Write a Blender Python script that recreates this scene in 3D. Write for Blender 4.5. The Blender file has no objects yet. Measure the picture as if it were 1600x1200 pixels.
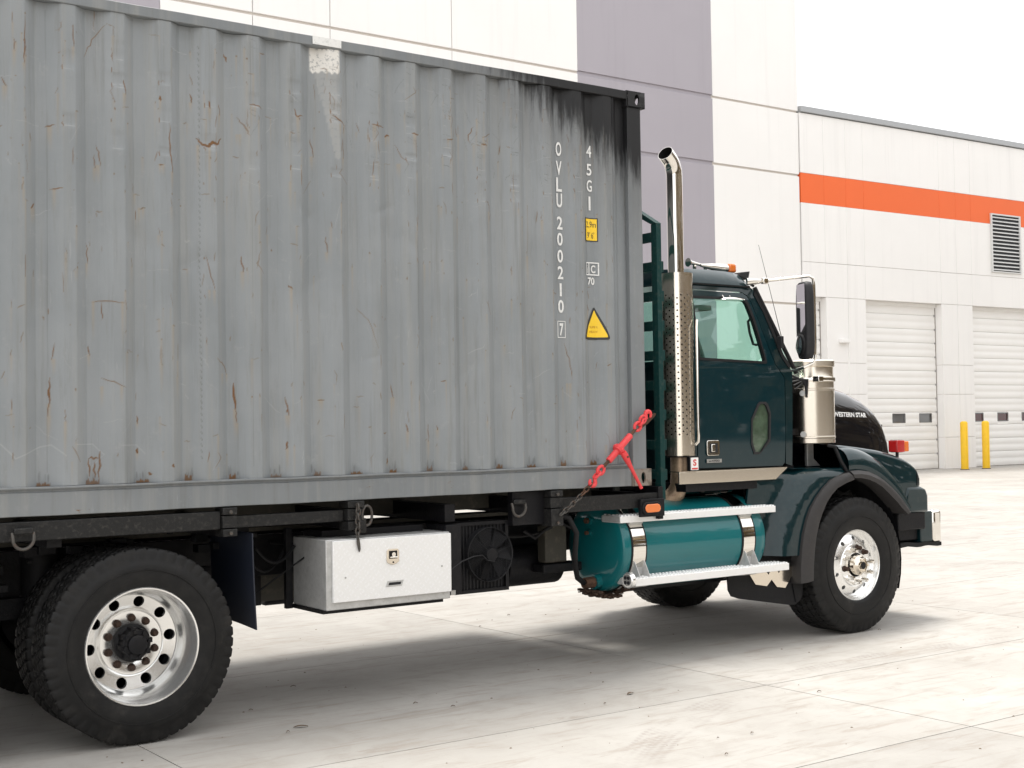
import bpy, bmesh, math, random
import numpy as np
from mathutils import Vector, Matrix
R = math.radians
PI = math.pi
random.seed(7)
rng = np.random.default_rng(11)
scene = bpy.context.scene
col = scene.collection

# ------------------------------------------------------------------ camera
CAM = Vector((-6.577, -7.382, 1.778))
yaw, pitch, roll = R(35.83), R(1.704), R(-0.855)
fw = Vector((math.sin(yaw)*math.cos(pitch), math.cos(yaw)*math.cos(pitch), math.sin(pitch)))
r0 = Vector((math.cos(yaw), -math.sin(yaw), 0)); u0 = r0.cross(fw)
rt = math.cos(roll)*r0 + math.sin(roll)*u0
up = -math.sin(roll)*r0 + math.cos(roll)*u0
cd = bpy.data.cameras.new('camera'); cam = bpy.data.objects.new('camera', cd); col.objects.link(cam)
cam.matrix_world = Matrix(((rt.x, up.x, -fw.x, CAM.x), (rt.y, up.y, -fw.y, CAM.y), (rt.z, up.z, -fw.z, CAM.z), (0, 0, 0, 1)))
cd.sensor_width = 36; cd.lens = 2093/1600*36; cd.clip_start = 0.1; cd.clip_end = 2000
scene.camera = cam

# ------------------------------------------------------------------ world and sun
SUN_EL, SUN_AZ = R(76), R(40)          # azimuth from +Y towards +X
world = bpy.data.worlds.new('World'); scene.world = world; world.use_nodes = True
nt = world.node_tree; nt.nodes.clear()
def wn(t, **k):
    n = nt.nodes.new(t)
    for a, b in k.items(): setattr(n, a, b)
    return n
sky = wn('ShaderNodeTexSky', sky_type='NISHITA'); sky.sun_disc = False
sky.sun_elevation = SUN_EL; sky.sun_rotation = SUN_AZ
sky.dust_density = 2.0; sky.air_density = 1.0
tc = wn('ShaderNodeTexCoord'); mp = wn('ShaderNodeMapping'); mp.inputs['Scale'].default_value = (1, 1, 2.6)
nz = wn('ShaderNodeTexNoise'); nz.inputs['Scale'].default_value = 2.3; nz.inputs['Detail'].default_value = 7; nz.inputs['Roughness'].default_value = .55
rp = wn('ShaderNodeValToRGB'); rp.color_ramp.elements[0].position = .30; rp.color_ramp.elements[0].color = (.80,)*3+(1,)
rp.color_ramp.elements[1].position = .50; rp.color_ramp.elements[1].color = (1, 1, 1, 1)
mixc = wn('ShaderNodeMix', data_type='RGBA')
cl = wn('ShaderNodeMix', data_type='RGBA')
n2 = wn('ShaderNodeTexNoise'); n2.inputs['Scale'].default_value = 1.1; n2.inputs['Detail'].default_value = 5
cl.inputs[6].default_value = (9.4, 9.5, 9.8, 1); cl.inputs[7].default_value = (13.6, 13.5, 13.3, 1)
bg = wn('ShaderNodeBackground'); bg.inputs['Strength'].default_value = 0.1
ow = wn('ShaderNodeOutputWorld')
L = nt.links.new
L(tc.outputs['Generated'], mp.inputs['Vector']); L(mp.outputs[0], nz.inputs['Vector']); L(nz.outputs['Fac'], rp.inputs['Fac'])
L(mp.outputs[0], n2.inputs['Vector']); L(n2.outputs['Fac'], cl.inputs[0])
L(rp.outputs['Color'], mixc.inputs[0]); L(sky.outputs[0], mixc.inputs[6]); L(cl.outputs[2], mixc.inputs[7])
L(mixc.outputs[2], bg.inputs['Color']); L(bg.outputs[0], ow.inputs['Surface'])
sd = bpy.data.lights.new('sun', 'SUN'); sd.energy = 2.6; sd.angle = R(19); sd.color = (1, .96, .9)
sun = bpy.data.objects.new('sun', sd); col.objects.link(sun)
sdir = Vector((math.sin(SUN_AZ)*math.cos(SUN_EL), math.cos(SUN_AZ)*math.cos(SUN_EL), math.sin(SUN_EL)))
sun.rotation_euler = (-sdir).to_track_quat('-Z', 'Y').to_euler()
scene.view_settings.view_transform = 'Standard'; scene.view_settings.look = 'None'
scene.view_settings.gamma = 1; scene.view_settings.use_curve_mapping = False
scene.view_settings.exposure = 0.62

# ------------------------------------------------------------------ helpers
WL = {}
def wloc(p): return WL.get(p.name, Vector((0, 0, 0))) if p else Vector((0, 0, 0))
def tag(o, label=None, cat=None, group=None, kind=None):
    for k, v in (('label', label), ('category', cat), ('group', group), ('kind', kind)):
        if v: o[k] = v
    return o
def empty(name, loc, label=None, cat=None, group=None, kind=None):
    o = bpy.data.objects.new(name, None); col.objects.link(o); o.location = loc; o.empty_display_size = .3
    WL[o.name] = Vector(loc); return tag(o, label, cat, group, kind)

class MB:
    def __init__(s): s.v = []; s.f = []
    def add(s, vs, fs):
        n = len(s.v); s.v += [tuple(v) for v in vs]; s.f += [tuple(i+n for i in f) for f in fs]; return s
    def box(s, x0, x1, y0, y1, z0, z1):
        vs = [(x, y, z) for x in (x0, x1) for y in (y0, y1) for z in (z0, z1)]
        return s.add(vs, [(0,1,3,2), (4,6,7,5), (0,4,5,1), (2,3,7,6), (0,2,6,4), (1,5,7,3)])
    def prism(s, poly, axis, a, b):
        n = len(poly)
        def m(p, t):
            return {'x': (t, p[0], p[1]), 'y': (p[0], t, p[1]), 'z': (p[0], p[1], t)}[axis]
        vs = [m(p, a) for p in poly] + [m(p, b) for p in poly]
        return s.add(vs, [tuple(range(n)), tuple(range(2*n-1, n-1, -1))] + [(i, i+n, (i+1) % n+n, (i+1) % n) for i in range(n)])
    def rings(s, rs, closed=True, cap0=True, cap1=True):
        n = len(rs[0]); vs = [p for r in rs for p in r]; fs = []
        for i in range(len(rs)-1):
            for j in range(n if closed else n-1):
                k = (j+1) % n; fs.append((i*n+j, i*n+k, (i+1)*n+k, (i+1)*n+j))
        if closed and cap0: fs.append(tuple(range(n-1, -1, -1)))
        if closed and cap1: fs.append(tuple((len(rs)-1)*n+j for j in range(n)))
        return s.add(vs, fs)
    def tube(s, path, r, n=10, cap=True):
        P = [Vector(p) for p in path]; rs = []
        rad = r if isinstance(r, (list, tuple)) else [r]*len(P)
        t0 = (P[1]-P[0]).normalized(); a = t0.orthogonal().normalized()
        for i, p in enumerate(P):
            t = (P[min(i+1, len(P)-1)]-P[max(i-1, 0)]).normalized()
            a = (a - t*a.dot(t)).normalized(); b = t.cross(a)
            rs.append([p + rad[i]*(math.cos(q)*a+math.sin(q)*b) for q in [2*PI*k/n for k in range(n)]])
        return s.rings(rs, True, cap, cap)
    def cyl(s, p0, p1, r0, r1=None, n=20): return s.tube([p0, p1], [r0, r0 if r1 is None else r1], n)
    def lathe(s, prof, c, ax='y', n=48, closed=False):
        c = Vector(c); rs = []
        for r, t in prof:
            ring = []
            for k in range(n):
                q = 2*PI*k/n; u, w = r*math.cos(q), r*math.sin(q)
                ring.append(c + {'y': Vector((u, t, w)), 'z': Vector((u, w, t)), 'x': Vector((t, u, w))}[ax])
            rs.append(ring)
        if closed: rs.append(rs[0])
        return s.rings(rs, True, False, False)
    def torus(s, c, e1, e2, ra, rb, r, n=20, m=8):
        c = Vector(c); e1 = Vector(e1).normalized(); e2 = Vector(e2).normalized(); e3 = e1.cross(e2); rs = []
        for k in range(n+1):
            q = 2*PI*k/n; p = c + e1*ra*math.cos(q)+e2*rb*math.sin(q)
            t = (-e1*ra*math.sin(q)+e2*rb*math.cos(q)).normalized(); o = t.cross(e3)
            rs.append([p + r*(math.cos(w)*o+math.sin(w)*e3) for w in [2*PI*j/m for j in range(m)]])
        return s.rings(rs, True, False, False)
    def grid(s, pts):
        return s.rings(pts, False)
    def holecell(s, cx, cy, hw, hh, rx, ry, mp, depth, n=16):
        # rectangular cell with an elliptic hole; mp(u, v, d) gives the point
        base = []
        for k in range(n):
            q = 2*PI*(k+.5)/n; c_, s_ = math.cos(q), math.sin(q)
            t = min(hw/abs(c_) if abs(c_) > 1e-6 else 1e9, hh/abs(s_) if abs(s_) > 1e-6 else 1e9)
            base.append((cx+t*c_, cy+t*s_, cx+rx*c_, cy+ry*s_))
        corners = []
        out = []
        for k in range(n):
            out.append((base[k][0], base[k][1]))
        vs = [mp(b[0], b[1], 0) for b in base] + [mp(b[2], b[3], 0) for b in base] + [mp(b[2], b[3], depth) for b in base]
        fs = []
        extra = []
        for k in range(n):
            j = (k+1) % n
            a, b = out[k], out[j]
            # corner between a and b?
            if abs(a[0]-b[0]) > 1e-6 and abs(a[1]-b[1]) > 1e-6:
                cxn = cx + hw*(1 if (a[0]+b[0])/2 > cx else -1); cyn = cy + hh*(1 if (a[1]+b[1])/2 > cy else -1)
                extra.append(mp(cxn, cyn, 0)); fs.append((k, 3*n+len(extra)-1, j, n+j, n+k))
            else: fs.append((k, j, n+j, n+k))
            fs.append((n+k, n+j, 2*n+j, 2*n+k))
        return s.add(vs+extra, fs)
    def build(s, name, mat, parent=None, at=None, bevel=0, sharp=38, label=None, kind=None, seg=2):
        org = Vector(at) if at is not None else wloc(parent)
        me = bpy.data.meshes.new(name)
        if at is not None and getattr(s, 'local', False): vs = s.v
        else: vs = [(v[0]-org.x, v[1]-org.y, v[2]-org.z) for v in s.v]
        me.from_pydata(vs, [], s.f); me.validate(); 
        bm = bmesh.new(); bm.from_mesh(me)
        bmesh.ops.remove_doubles(bm, verts=bm.verts, dist=1e-5)
        bmesh.ops.recalc_face_normals(bm, faces=bm.faces); bm.to_mesh(me); bm.free()
        me.polygons.foreach_set('use_smooth', [True]*len(me.polygons)); me.set_sharp_from_angle(angle=R(sharp))
        me.materials.append(mat)
        o = bpy.data.objects.new(name, me); col.objects.link(o)
        if parent: o.parent = parent
        o.location = org - wloc(parent); WL[o.name] = org
        if bevel:
            m = o.modifiers.new('bevel', 'BEVEL'); m.width = bevel; m.segments = seg; m.limit_method = 'ANGLE'; m.angle_limit = R(40)
        if label: o['label'] = label
        if kind: o['kind'] = kind
        return o

def plate(outer, holes, mapf, depth, step=.08):
    """sheet with holes cut as a fine grid so that it can bow; mapf(u,v,d)->xyz"""
    bm = bmesh.new(); edges = []
    for loop in [outer]+holes:
        vs = [bm.verts.new((p[0], p[1], 0)) for p in loop]
        for i in range(len(vs)): edges.append(bm.edges.new((vs[i], vs[(i+1) % len(vs)])))
    bmesh.ops.triangle_fill(bm, use_beauty=True, use_dissolve=False, edges=edges)
    if holes:
        def inside(pt, lp):
            c = False; n = len(lp)
            for i in range(n):
                a, b = lp[i], lp[i-1]
                if (a[1] > pt[1]) != (b[1] > pt[1]) and pt[0] < (b[0]-a[0])*(pt[1]-a[1])/(b[1]-a[1])+a[0]: c = not c
            return c
        dele = [f for f in bm.faces if any(inside(f.calc_center_median(), h) for h in holes)]
        bmesh.ops.delete(bm, geom=dele, context='FACES_ONLY')
    xs = [p[0] for p in outer]; ys = [p[1] for p in outer]
    for ax, lo, hi in ((0, min(xs), max(xs)), (1, min(ys), max(ys))):
        k = int((hi-lo)/step)
        for i in range(1, k+1):
            c = [0, 0, 0]; c[ax] = lo+(hi-lo)*i/(k+1); nn = [0, 0, 0]; nn[ax] = 1
            bmesh.ops.bisect_plane(bm, geom=bm.verts[:]+bm.edges[:]+bm.faces[:], plane_co=c, plane_no=nn, dist=1e-5)
    bm.verts.index_update(); n = len(bm.verts)
    pv = [(v.co.x, v.co.y) for v in bm.verts]
    vs = [mapf(a, b, 0) for a, b in pv]+[mapf(a, b, depth) for a, b in pv]
    fs = [tuple(v.index for v in f.verts) for f in bm.faces]
    be = [tuple(v.index for v in e.verts) for e in bm.edges if len(e.link_faces) == 1]
    bm.free()
    return vs, fs+[tuple(i+n for i in reversed(f)) for f in fs]+[(a, b, b+n, a+n) for a, b in be]

def text_geo(txt, size=1.0, spacing=1.0, bold=0.0):
    cu = bpy.data.curves.new('t', 'FONT'); cu.body = txt; cu.size = size; cu.space_character = spacing; cu.offset = bold
    cu.align_x = 'CENTER'; cu.align_y = 'CENTER'; cu.resolution_u = 4
    o = bpy.data.objects.new('t', cu); col.objects.link(o)
    dg = bpy.context.evaluated_depsgraph_get(); dg.update(); me = o.evaluated_get(dg).to_mesh()
    vs = [v.co.copy() for v in me.vertices]; fs = [tuple(p.vertices) for p in me.polygons]
    o.evaluated_get(dg).to_mesh_clear(); bpy.data.objects.remove(o); bpy.data.curves.remove(cu)
    return vs, fs
def text_on(mb, txt, c, w, h, mapf, spacing=1.0, bold=0.0):
    """text scaled to the box w x h, centred at c; mapf(u,v)->xyz"""
    vs, fs = text_geo(txt, 1, spacing, bold)
    x0, x1 = min(v.x for v in vs), max(v.x for v in vs); y0, y1 = min(v.y for v in vs), max(v.y for v in vs)
    mb.add([mapf(c[0]+((v.x-x0)/(x1-x0)-.5)*w, c[1]+((v.y-y0)/(y1-y0)-.5)*h) for v in vs], fs)

def copy_tree(o, parent=None):
    c = o.copy(); col.objects.link(c); c.parent = parent
    for ch in list(o.children): copy_tree(ch, c)
    return c

# ------------------------------------------------------------------ materials
def mat(name, color, rough=.5, metal=0, coat=0, bump=0, bscale=40, var=0, vscale=3, spec=.5, dirt=0, dirtcol=(.2,.17,.13), emis=0, coatr=.05, det=6, rvar=0):
    m = bpy.data.materials.new(name); m.use_nodes = True; t = m.node_tree; b = t.nodes['Principled BSDF']
    b.inputs['Base Color'].default_value = (*color, 1); b.inputs['Roughness'].default_value = rough
    b.inputs['Metallic'].default_value = metal; b.inputs['Coat Weight'].default_value = coat; b.inputs['Coat Roughness'].default_value = coatr
    b.inputs['Specular IOR Level'].default_value = spec
    geo = t.nodes.new('ShaderNodeTexCoord'); l = t.links.new
    def noise(sc, d=det, rgh=.6):
        n = t.nodes.new('ShaderNodeTexNoise'); n.inputs['Scale'].default_value = sc; n.inputs['Detail'].default_value = d; n.inputs['Roughness'].default_value = rgh
        l(geo.outputs['Object'], n.inputs['Vector']); return n
    last = None
    if var:
        n = noise(vscale); mr = t.nodes.new('ShaderNodeMapRange'); mr.inputs[1].default_value = .3; mr.inputs[2].default_value = .7
        mr.inputs[3].default_value = 1-var; mr.inputs[4].default_value = 1+var; l(n.outputs['Fac'], mr.inputs[0])
        mx = t.nodes.new('ShaderNodeMix'); mx.data_type = 'RGBA'; mx.blend_type = 'MULTIPLY'; mx.inputs[0].default_value = 1
        mx.inputs[6].default_value = (*color, 1); l(mr.outputs[0], mx.inputs[7]); last = mx.outputs[2]
    if dirt:
        n = noise(vscale*2.7, 9, .7); rr = t.nodes.new('ShaderNodeMapRange'); rr.inputs[1].default_value = .52; rr.inputs[2].default_value = .72
        rr.inputs[4].default_value = dirt; l(n.outputs['Fac'], rr.inputs[0])
        mx = t.nodes.new('ShaderNodeMix'); mx.data_type = 'RGBA'; l(rr.outputs[0], mx.inputs[0])
        if last: l(last, mx.inputs[6])
        else: mx.inputs[6].default_value = (*color, 1)
        mx.inputs[7].default_value = (*dirtcol, 1); last = mx.outputs[2]
    if last: l(last, b.inputs['Base Color'])
    if rvar:
        n = noise(vscale*1.7, 8, .7); mr = t.nodes.new('ShaderNodeMapRange'); mr.inputs[1].default_value = .3; mr.inputs[2].default_value = .7
        mr.inputs[3].default_value = max(rough-rvar, .02); mr.inputs[4].default_value = rough+rvar; l(n.outputs['Fac'], mr.inputs[0]); l(mr.outputs[0], b.inputs['Roughness'])
    if bump:
        n = noise(bscale, 4); bp = t.nodes.new('ShaderNodeBump'); bp.inputs['Strength'].default_value = bump; bp.inputs['Distance'].default_value = .01
        l(n.outputs['Fac'], bp.inputs['Height']); l(bp.outputs[0], b.inputs['Normal'])
    if emis: b.inputs['Emission Color'].default_value = (*color, 1); b.inputs['Emission Strength'].default_value = emis
    return m
class NT:
    """short node-graph writer"""
    def __init__(s, m): s.m = m; s.t = m.node_tree; s.b = s.t.nodes['Principled BSDF']
    def n(s, ty, **k):
        x = s.t.nodes.new(ty)
        for a, b in k.items():
            setattr(x, a, b)
        return x
    def l(s, a, b): s.t.links.new(a, b)
    def val(s, sock, v):
        if hasattr(v, 'is_linked') or hasattr(v, 'links'): s.l(v, sock)
        else: sock.default_value = v
    def math(s, op, a, b=0, c=0, clamp=False):
        x = s.n('ShaderNodeMath', operation=op); x.use_clamp = clamp
        for i, v in enumerate((a, b, c)): s.val(x.inputs[i], v)
        return x.outputs[0]
    def ramp(s, v, a, b, lo=0, hi=1):
        x = s.n('ShaderNodeMapRange'); x.interpolation_type = 'SMOOTHSTEP'
        s.val(x.inputs[0], v); 
        for i, w in zip((1, 2, 3, 4), (a, b, lo, hi)): s.val(x.inputs[i], w)
        return x.outputs[0]
    def noise(s, vec, sc, det=5, rough=.6, dist=0):
        x = s.n('ShaderNodeTexNoise'); x.inputs['Scale'].default_value = sc; x.inputs['Detail'].default_value = det
        x.inputs['Roughness'].default_value = rough; x.inputs['Distortion'].default_value = dist; s.l(vec, x.inputs['Vector']); return x.outputs['Fac']
    def mapv(s, vec, scale=(1, 1, 1), rot=(0, 0, 0), loc=(0, 0, 0)):
        x = s.n('ShaderNodeMapping'); x.inputs['Scale'].default_value = scale; x.inputs['Rotation'].default_value = rot; x.inputs['Location'].default_value = loc
        s.l(vec, x.inputs['Vector']); return x.outputs[0]
    def mix(s, f, a, b, mode='MIX'):
        x = s.n('ShaderNodeMix', data_type='RGBA', blend_type=mode); s.val(x.inputs[0], f)
        s.val(x.inputs[6], (*a, 1) if isinstance(a, tuple) and len(a) == 3 else a); s.val(x.inputs[7], (*b, 1) if isinstance(b, tuple) and len(b) == 3 else b)
        return x.outputs[2]
def newmat(name):
    m = bpy.data.materials.new(name); m.use_nodes = True; return NT(m)

def container_mat(name, attr):
    dk = 1.0 if attr else .80
    g = newmat(name); pos = g.n('ShaderNodeNewGeometry').outputs['Position']
    sep = g.n('ShaderNodeSeparateXYZ'); g.l(pos, sep.inputs[0]); X, Y, Z = sep.outputs
    vstreak = g.noise(g.mapv(pos, (9, 9, .35)), 1.6, 6, .6)
    blot = g.noise(pos, 1.3, 6, .6); fine = g.noise(pos, 60, 3, .6)
    c = g.mix(g.ramp(blot, .3, .7), (.215*dk, .232*dk, .242*dk), (.255*dk, .271*dk, .281*dk))
    c = g.mix(g.ramp(vstreak, .45, .75, 0, .5), c, (.275, .275, .260))
    c = g.mix(g.ramp(g.noise(g.mapv(pos, (14, 14, .6), loc=(3, 1, 0)), 1.5, 7, .65), .52, .76, 0, .42), c, (.135, .135, .125))
    c = g.mix(g.ramp(g.noise(g.mapv(pos, (22, 22, 2.2), loc=(1, 4, 2)), 1.4, 8, .72), .50, .72, 0, .30), c, (.165, .165, .15))
    c = g.mix(g.ramp(g.noise(pos, 11, 8, .75), .56, .72, 0, .28), c, (.33, .335, .33))
    scr = g.noise(g.mapv(pos, (60, 60, 6), (0, R(14), 0)), 1, 3, .5)
    c = g.mix(g.ramp(scr, .70, .78, 0, .35), c, (.34, .35, .355))
    rusty = None
    if attr:
        a = g.n('ShaderNodeAttribute', attribute_name='marks'); sc = g.n('ShaderNodeSeparateColor'); g.l(a.outputs['Color'], sc.inputs[0])
        a2 = g.n('ShaderNodeAttribute', attribute_name='wear'); sc2 = g.n('ShaderNodeSeparateColor'); g.l(a2.outputs['Color'], sc2.inputs[0])
        c = g.mix(sc2.outputs[0], c, (.31, .315, .31))           # lighter repaint
        c = g.mix(g.math('MULTIPLY', sc2.outputs[1], g.ramp(g.noise(pos, 45, 6, .7), .36, .5, .25, 1)), c, (.66, .64, .60))           # white patch
        c = g.mix(sc.outputs[2], c, (.40, .41, .41))           # pale scratches
        c = g.mix(g.math('MULTIPLY', sc.outputs[1], .8), c, (.34, .25, .14))
        c = g.mix(sc2.outputs[2], c, (.03, .028, .027))
        rusty = sc.outputs[0]
    else:
        edge = g.noise(g.mapv(pos, (6, 14, 14)), 1.2, 9, .75)
        rusty = g.ramp(edge, .64, .70)
    rc = g.mix(g.noise(pos, 90, 3), (.055, .028, .015), (.23, .11, .035))
    c = g.mix(rusty, c, rc)
    # exhaust soot on the upper front corner
    th = g.math('ADD', 3.66, g.math('MULTIPLY', g.math('ADD', X, .1), -.52))
    d = g.math('ADD', g.math('SUBTRACT', Z, th), g.math('MULTIPLY', g.math('SUBTRACT', g.noise(g.mapv(pos, (24, 24, 2.6)), 1, 7, .7), .5), .62))
    soot = g.ramp(d, -.20, .08, 0, .98)
    soot2 = g.ramp(d, -.7, .05, 0, .5)
    c = g.mix(soot2, c, (.10, .10, .10)); c = g.mix(soot, c, (.009, .009, .010))
    g.l(c, g.b.inputs['Base Color'])
    g.b.inputs['Specular IOR Level'].default_value = .35
    g.l(g.ramp(blot, .3, .7, .42, .6), g.b.inputs['Roughness'])
    bp = g.n('ShaderNodeBump'); bp.inputs['Strength'].default_value = .25; bp.inputs['Distance'].default_value = .004
    g.l(g.math('ADD', g.noise(pos, 7, 4, .5), g.math('MULTIPLY', fine, .15)), bp.inputs['Height']); g.l(bp.outputs[0], g.b.inputs['Normal'])
    return g.m

def concrete_mat():
    g = newmat('concrete'); pos = g.n('ShaderNodeNewGeometry').outputs['Position']
    oi = g.n('ShaderNodeObjectInfo')
    big = g.noise(pos, .55, 7, .62, .4); med = g.noise(pos, 3.2, 8, .7, .6); fine = g.noise(pos, 55, 5, .7); grit = g.noise(pos, 230, 2, .5)
    c = g.mix(g.ramp(big, .3, .7), (.350, .333, .308), (.422, .405, .378))
    c = g.mix(g.ramp(med, .42, .75, 0, .5), c, (.285, .26, .23))
    sw = g.noise(g.mapv(pos, (1.0, 5.5, 1), (0, 0, R(6))), 1.5, 8, .72, .8)
    c = g.mix(g.ramp(sw, .50, .68, 0, .6), c, (.27, .235, .20))
    sw2 = g.noise(g.mapv(pos, (.7, 9, 1), (0, 0, R(-24))), 1.3, 7, .7, .5)
    c = g.mix(g.ramp(sw2, .54, .70, 0, .5), c, (.28, .24, .205))
    c = g.mix(g.ramp(g.noise(g.mapv(pos, (7, 1.1, 1), (0, 0, R(-38)), (5, 2, 0)), .8, 7, .7, .5), .6, .74, 0, .4), c, (.26, .235, .21))
    c = g.mix(g.ramp(fine, .6, .8, 0, .35), c, (.22, .21, .2)); c = g.mix(g.ramp(grit, .68, .8, 0, .5), c, (.14, .13, .12))
    br = g.math('ADD', .94, g.math('MULTIPLY', oi.outputs['Random'], .12)); comb = g.n('ShaderNodeCombineColor')
    for i in range(3): g.l(br, comb.inputs[i])
    c = g.mix(1.0, c, comb.outputs[0], 'MULTIPLY')
    # curved tyre tracks: rings about two centres
    sep = g.n('ShaderNodeSeparateXYZ'); g.l(pos, sep.inputs[0]); X, Y, Z = sep.outputs
    wob = g.math('MULTIPLY', g.math('SUBTRACT', g.noise(pos, 1.2, 3), .5), .10)
    tr = None
    for cx, cy, r_, w_ in TRACKS:
        dx = g.math('SUBTRACT', X, cx); dy = g.math('SUBTRACT', Y, cy)
        dist = g.math('SQRT', g.math('ADD', g.math('MULTIPLY', dx, dx), g.math('MULTIPLY', dy, dy)))
        ang = g.math('MULTIPLY', g.math('ARCTAN2', dy, dx), r_)
        dd = g.math('ABSOLUTE', g.math('ADD', g.math('SUBTRACT', dist, r_), wob))
        band = g.ramp(dd, w_*.8, w_, 1, 0)
        ch = g.math('SINE', g.math('MULTIPLY', g.math('ADD', ang, g.math('MULTIPLY', dd, .7)), 2*PI/.055))
        rib = g.math('SINE', g.math('MULTIPLY', dd, 2*PI/.05))
        pat = g.ramp(g.math('ADD', ch, rib), -.4, 1.0, .35, 1)
        v = g.math('MULTIPLY', g.math('MULTIPLY', band, pat), g.ramp(g.noise(pos, 1.7, 5, .7), .38, .65, 0, .5))
        tr = v if tr is None else g.math('MAXIMUM', tr, v)
    c = g.mix(tr, c, (.24, .21, .19))
    g.l(c, g.b.inputs['Base Color']); g.b.inputs['Roughness'].default_value = .78; g.b.inputs['Specular IOR Level'].default_value = .3
    bp = g.n('ShaderNodeBump'); bp.inputs['Strength'].default_value = .35; bp.inputs['Distance'].default_value = .004
    g.l(g.math('ADD', fine, g.math('MULTIPLY', grit, .4)), bp.inputs['Height']); g.l(bp.outputs[0], g.b.inputs['Normal'])
    return g.m
TRACKS = [(1.536, -6.468, 5.64, .15), (9.5, -14.0, 12.9, .16), (14, 14, 13.2, .15)]

def thin_glass(name, tint, rough=.0, dark=0.0):
    m = bpy.data.materials.new(name); m.use_nodes = True; t = m.node_tree; t.nodes.clear()
    o = t.nodes.new('ShaderNodeOutputMaterial'); mx = t.nodes.new('ShaderNodeMixShader'); fr = t.nodes.new('ShaderNodeLayerWeight'); fr.inputs['Blend'].default_value = .5; pw = t.nodes.new('ShaderNodeMath'); pw.operation = 'POWER'; pw.inputs[1].default_value = 4.0; t.links.new(fr.outputs['Facing'], pw.inputs[0])
    tr = t.nodes.new('ShaderNodeBsdfTransparent'); tr.inputs[0].default_value = (*tint, 1)
    gl = t.nodes.new('ShaderNodeBsdfGlossy'); gl.inputs['Roughness'].default_value = .01
    ml = t.nodes.new('ShaderNodeMath'); ml.operation = 'MULTIPLY_ADD'; ml.inputs[1].default_value = .9; ml.inputs[2].default_value = .045; ml.use_clamp = True
    t.links.new(pw.outputs[0], ml.inputs[0]); t.links.new(ml.outputs[0], mx.inputs[0])
    t.links.new(tr.outputs[0], mx.inputs[1]); t.links.new(gl.outputs[0], mx.inputs[2]); t.links.new(mx.outputs[0], o.inputs[0])
    return m

def tyre_mat():
    g = newmat('tyre_rubber'); pos = g.n('ShaderNodeTexCoord').outputs['Object']
    a = g.noise(pos, 9, 8, .7); c = g.mix(g.ramp(a, .4, .75), (.008, .008, .0082), (.019, .018, .017))
    c = g.mix(g.ramp(g.noise(pos, 3, 6, .7), .55, .75, 0, .5), c, (.055, .050, .044))
    g.l(c, g.b.inputs['Base Color']); g.l(g.ramp(a, .3, .7, .45, .7), g.b.inputs['Roughness'])
    bp = g.n('ShaderNodeBump'); bp.inputs['Strength'].default_value = .3; bp.inputs['Distance'].default_value = .003
    g.l(g.noise(pos, 70, 3), bp.inputs['Height']); g.l(bp.outputs[0], g.b.inputs['Normal']); return g.m

M = {}
M['cont_panel'] = container_mat('container_paint_corrugated', True)
M['cont'] = container_mat('container_paint_frame', False)
M['concrete'] = concrete_mat()
M['joint'] = mat('joint_filler', (.10, .092, .082), .9, var=.2)
M['letter_white'] = mat('stencil_white', (.72, .72, .70), .6, dirt=.5, dirtcol=(.33, .34, .34), vscale=14)
M['stick_yellow'] = mat('sticker_yellow', (.85, .56, .03), .45, var=.06, vscale=12)
M['stick_black'] = mat('sticker_black', (.03, .03, .03), .5)
M['stick_amber'] = mat('sticker_print', (.42, .2, .02), .5)
M['nut_rust'] = mat('nut_rust', (.045, .026, .018), .7, var=.5, vscale=40, spec=.3)
M['rust'] = mat('rust', (.085, .042, .024), .85, var=.5, vscale=22, bump=.5, bscale=60)
M['cast_rust'] = mat('casting_rusty_paint', (.22, .19, .16), .7, dirt=.85, dirtcol=(.15, .085, .05), vscale=7, bump=.4, bscale=50)
M['teal_dark'] = mat('dark_teal_paint', (.003, .018, .022), .28, coat=.75, spec=.08, bump=.04, bscale=2.2, dirt=.10, dirtcol=(.10, .10, .09), vscale=5, coatr=.03)
M['teal_door'] = mat('dark_teal_door_paint', (.003, .021, .027), .28, coat=.75, spec=.08, bump=.22, bscale=2.2, coatr=.03, dirt=.06, dirtcol=(.1, .1, .09), vscale=6)
M['hood'] = mat('black_hood_paint', (.004, .004, .006), .25, coat=.9, spec=.1, bump=.12, bscale=2.5, coatr=.03)
M['teal_tank'] = mat('bright_teal_paint', (.005, .125, .135), .32, coat=.7, spec=.2, bump=.12, bscale=3, coatr=.06, dirt=.25, dirtcol=(.02, .10, .11), vscale=4)
M['teal_rack'] = mat('green_rack_paint', (.004, .034, .032), .5, spec=.2, dirt=.35, dirtcol=(.10, .10, .08), vscale=12, bump=.2)
M['chrome'] = mat('chrome', (.80, .77, .72), .05, metal=1)
M['stainless'] = mat('polished_stainless', (.72, .655, .56), .17, metal=1, rvar=.02, vscale=2)
M['alu'] = mat('polished_aluminium', (.88, .88, .87),   .22, metal=.88, rvar=.02, vscale=3)
M['step_alu'] = mat('bright_step_aluminium', (.88, .88, .87), .45, metal=.35, dirt=.12, dirtcol=(.5, .48, .45), vscale=9)
M['alu_dull'] = mat('dull_aluminium', (.52, .52, .51), .45, metal=.4, var=.12, vscale=16, dirt=.35, dirtcol=(.22, .2, .17), rvar=.1)
M['heat_pipe'] = mat('heat_stained_pipe', (.40, .29, .20), .45, metal=.6, var=.35, vscale=9, dirt=.8, dirtcol=(.13, .06, .035))
M['black'] = mat('black_frame_paint', (.006, .006, .0075), .5, spec=.25, dirt=.3, dirtcol=(.03, .027, .023), vscale=6, bump=.3, bscale=50)
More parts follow.
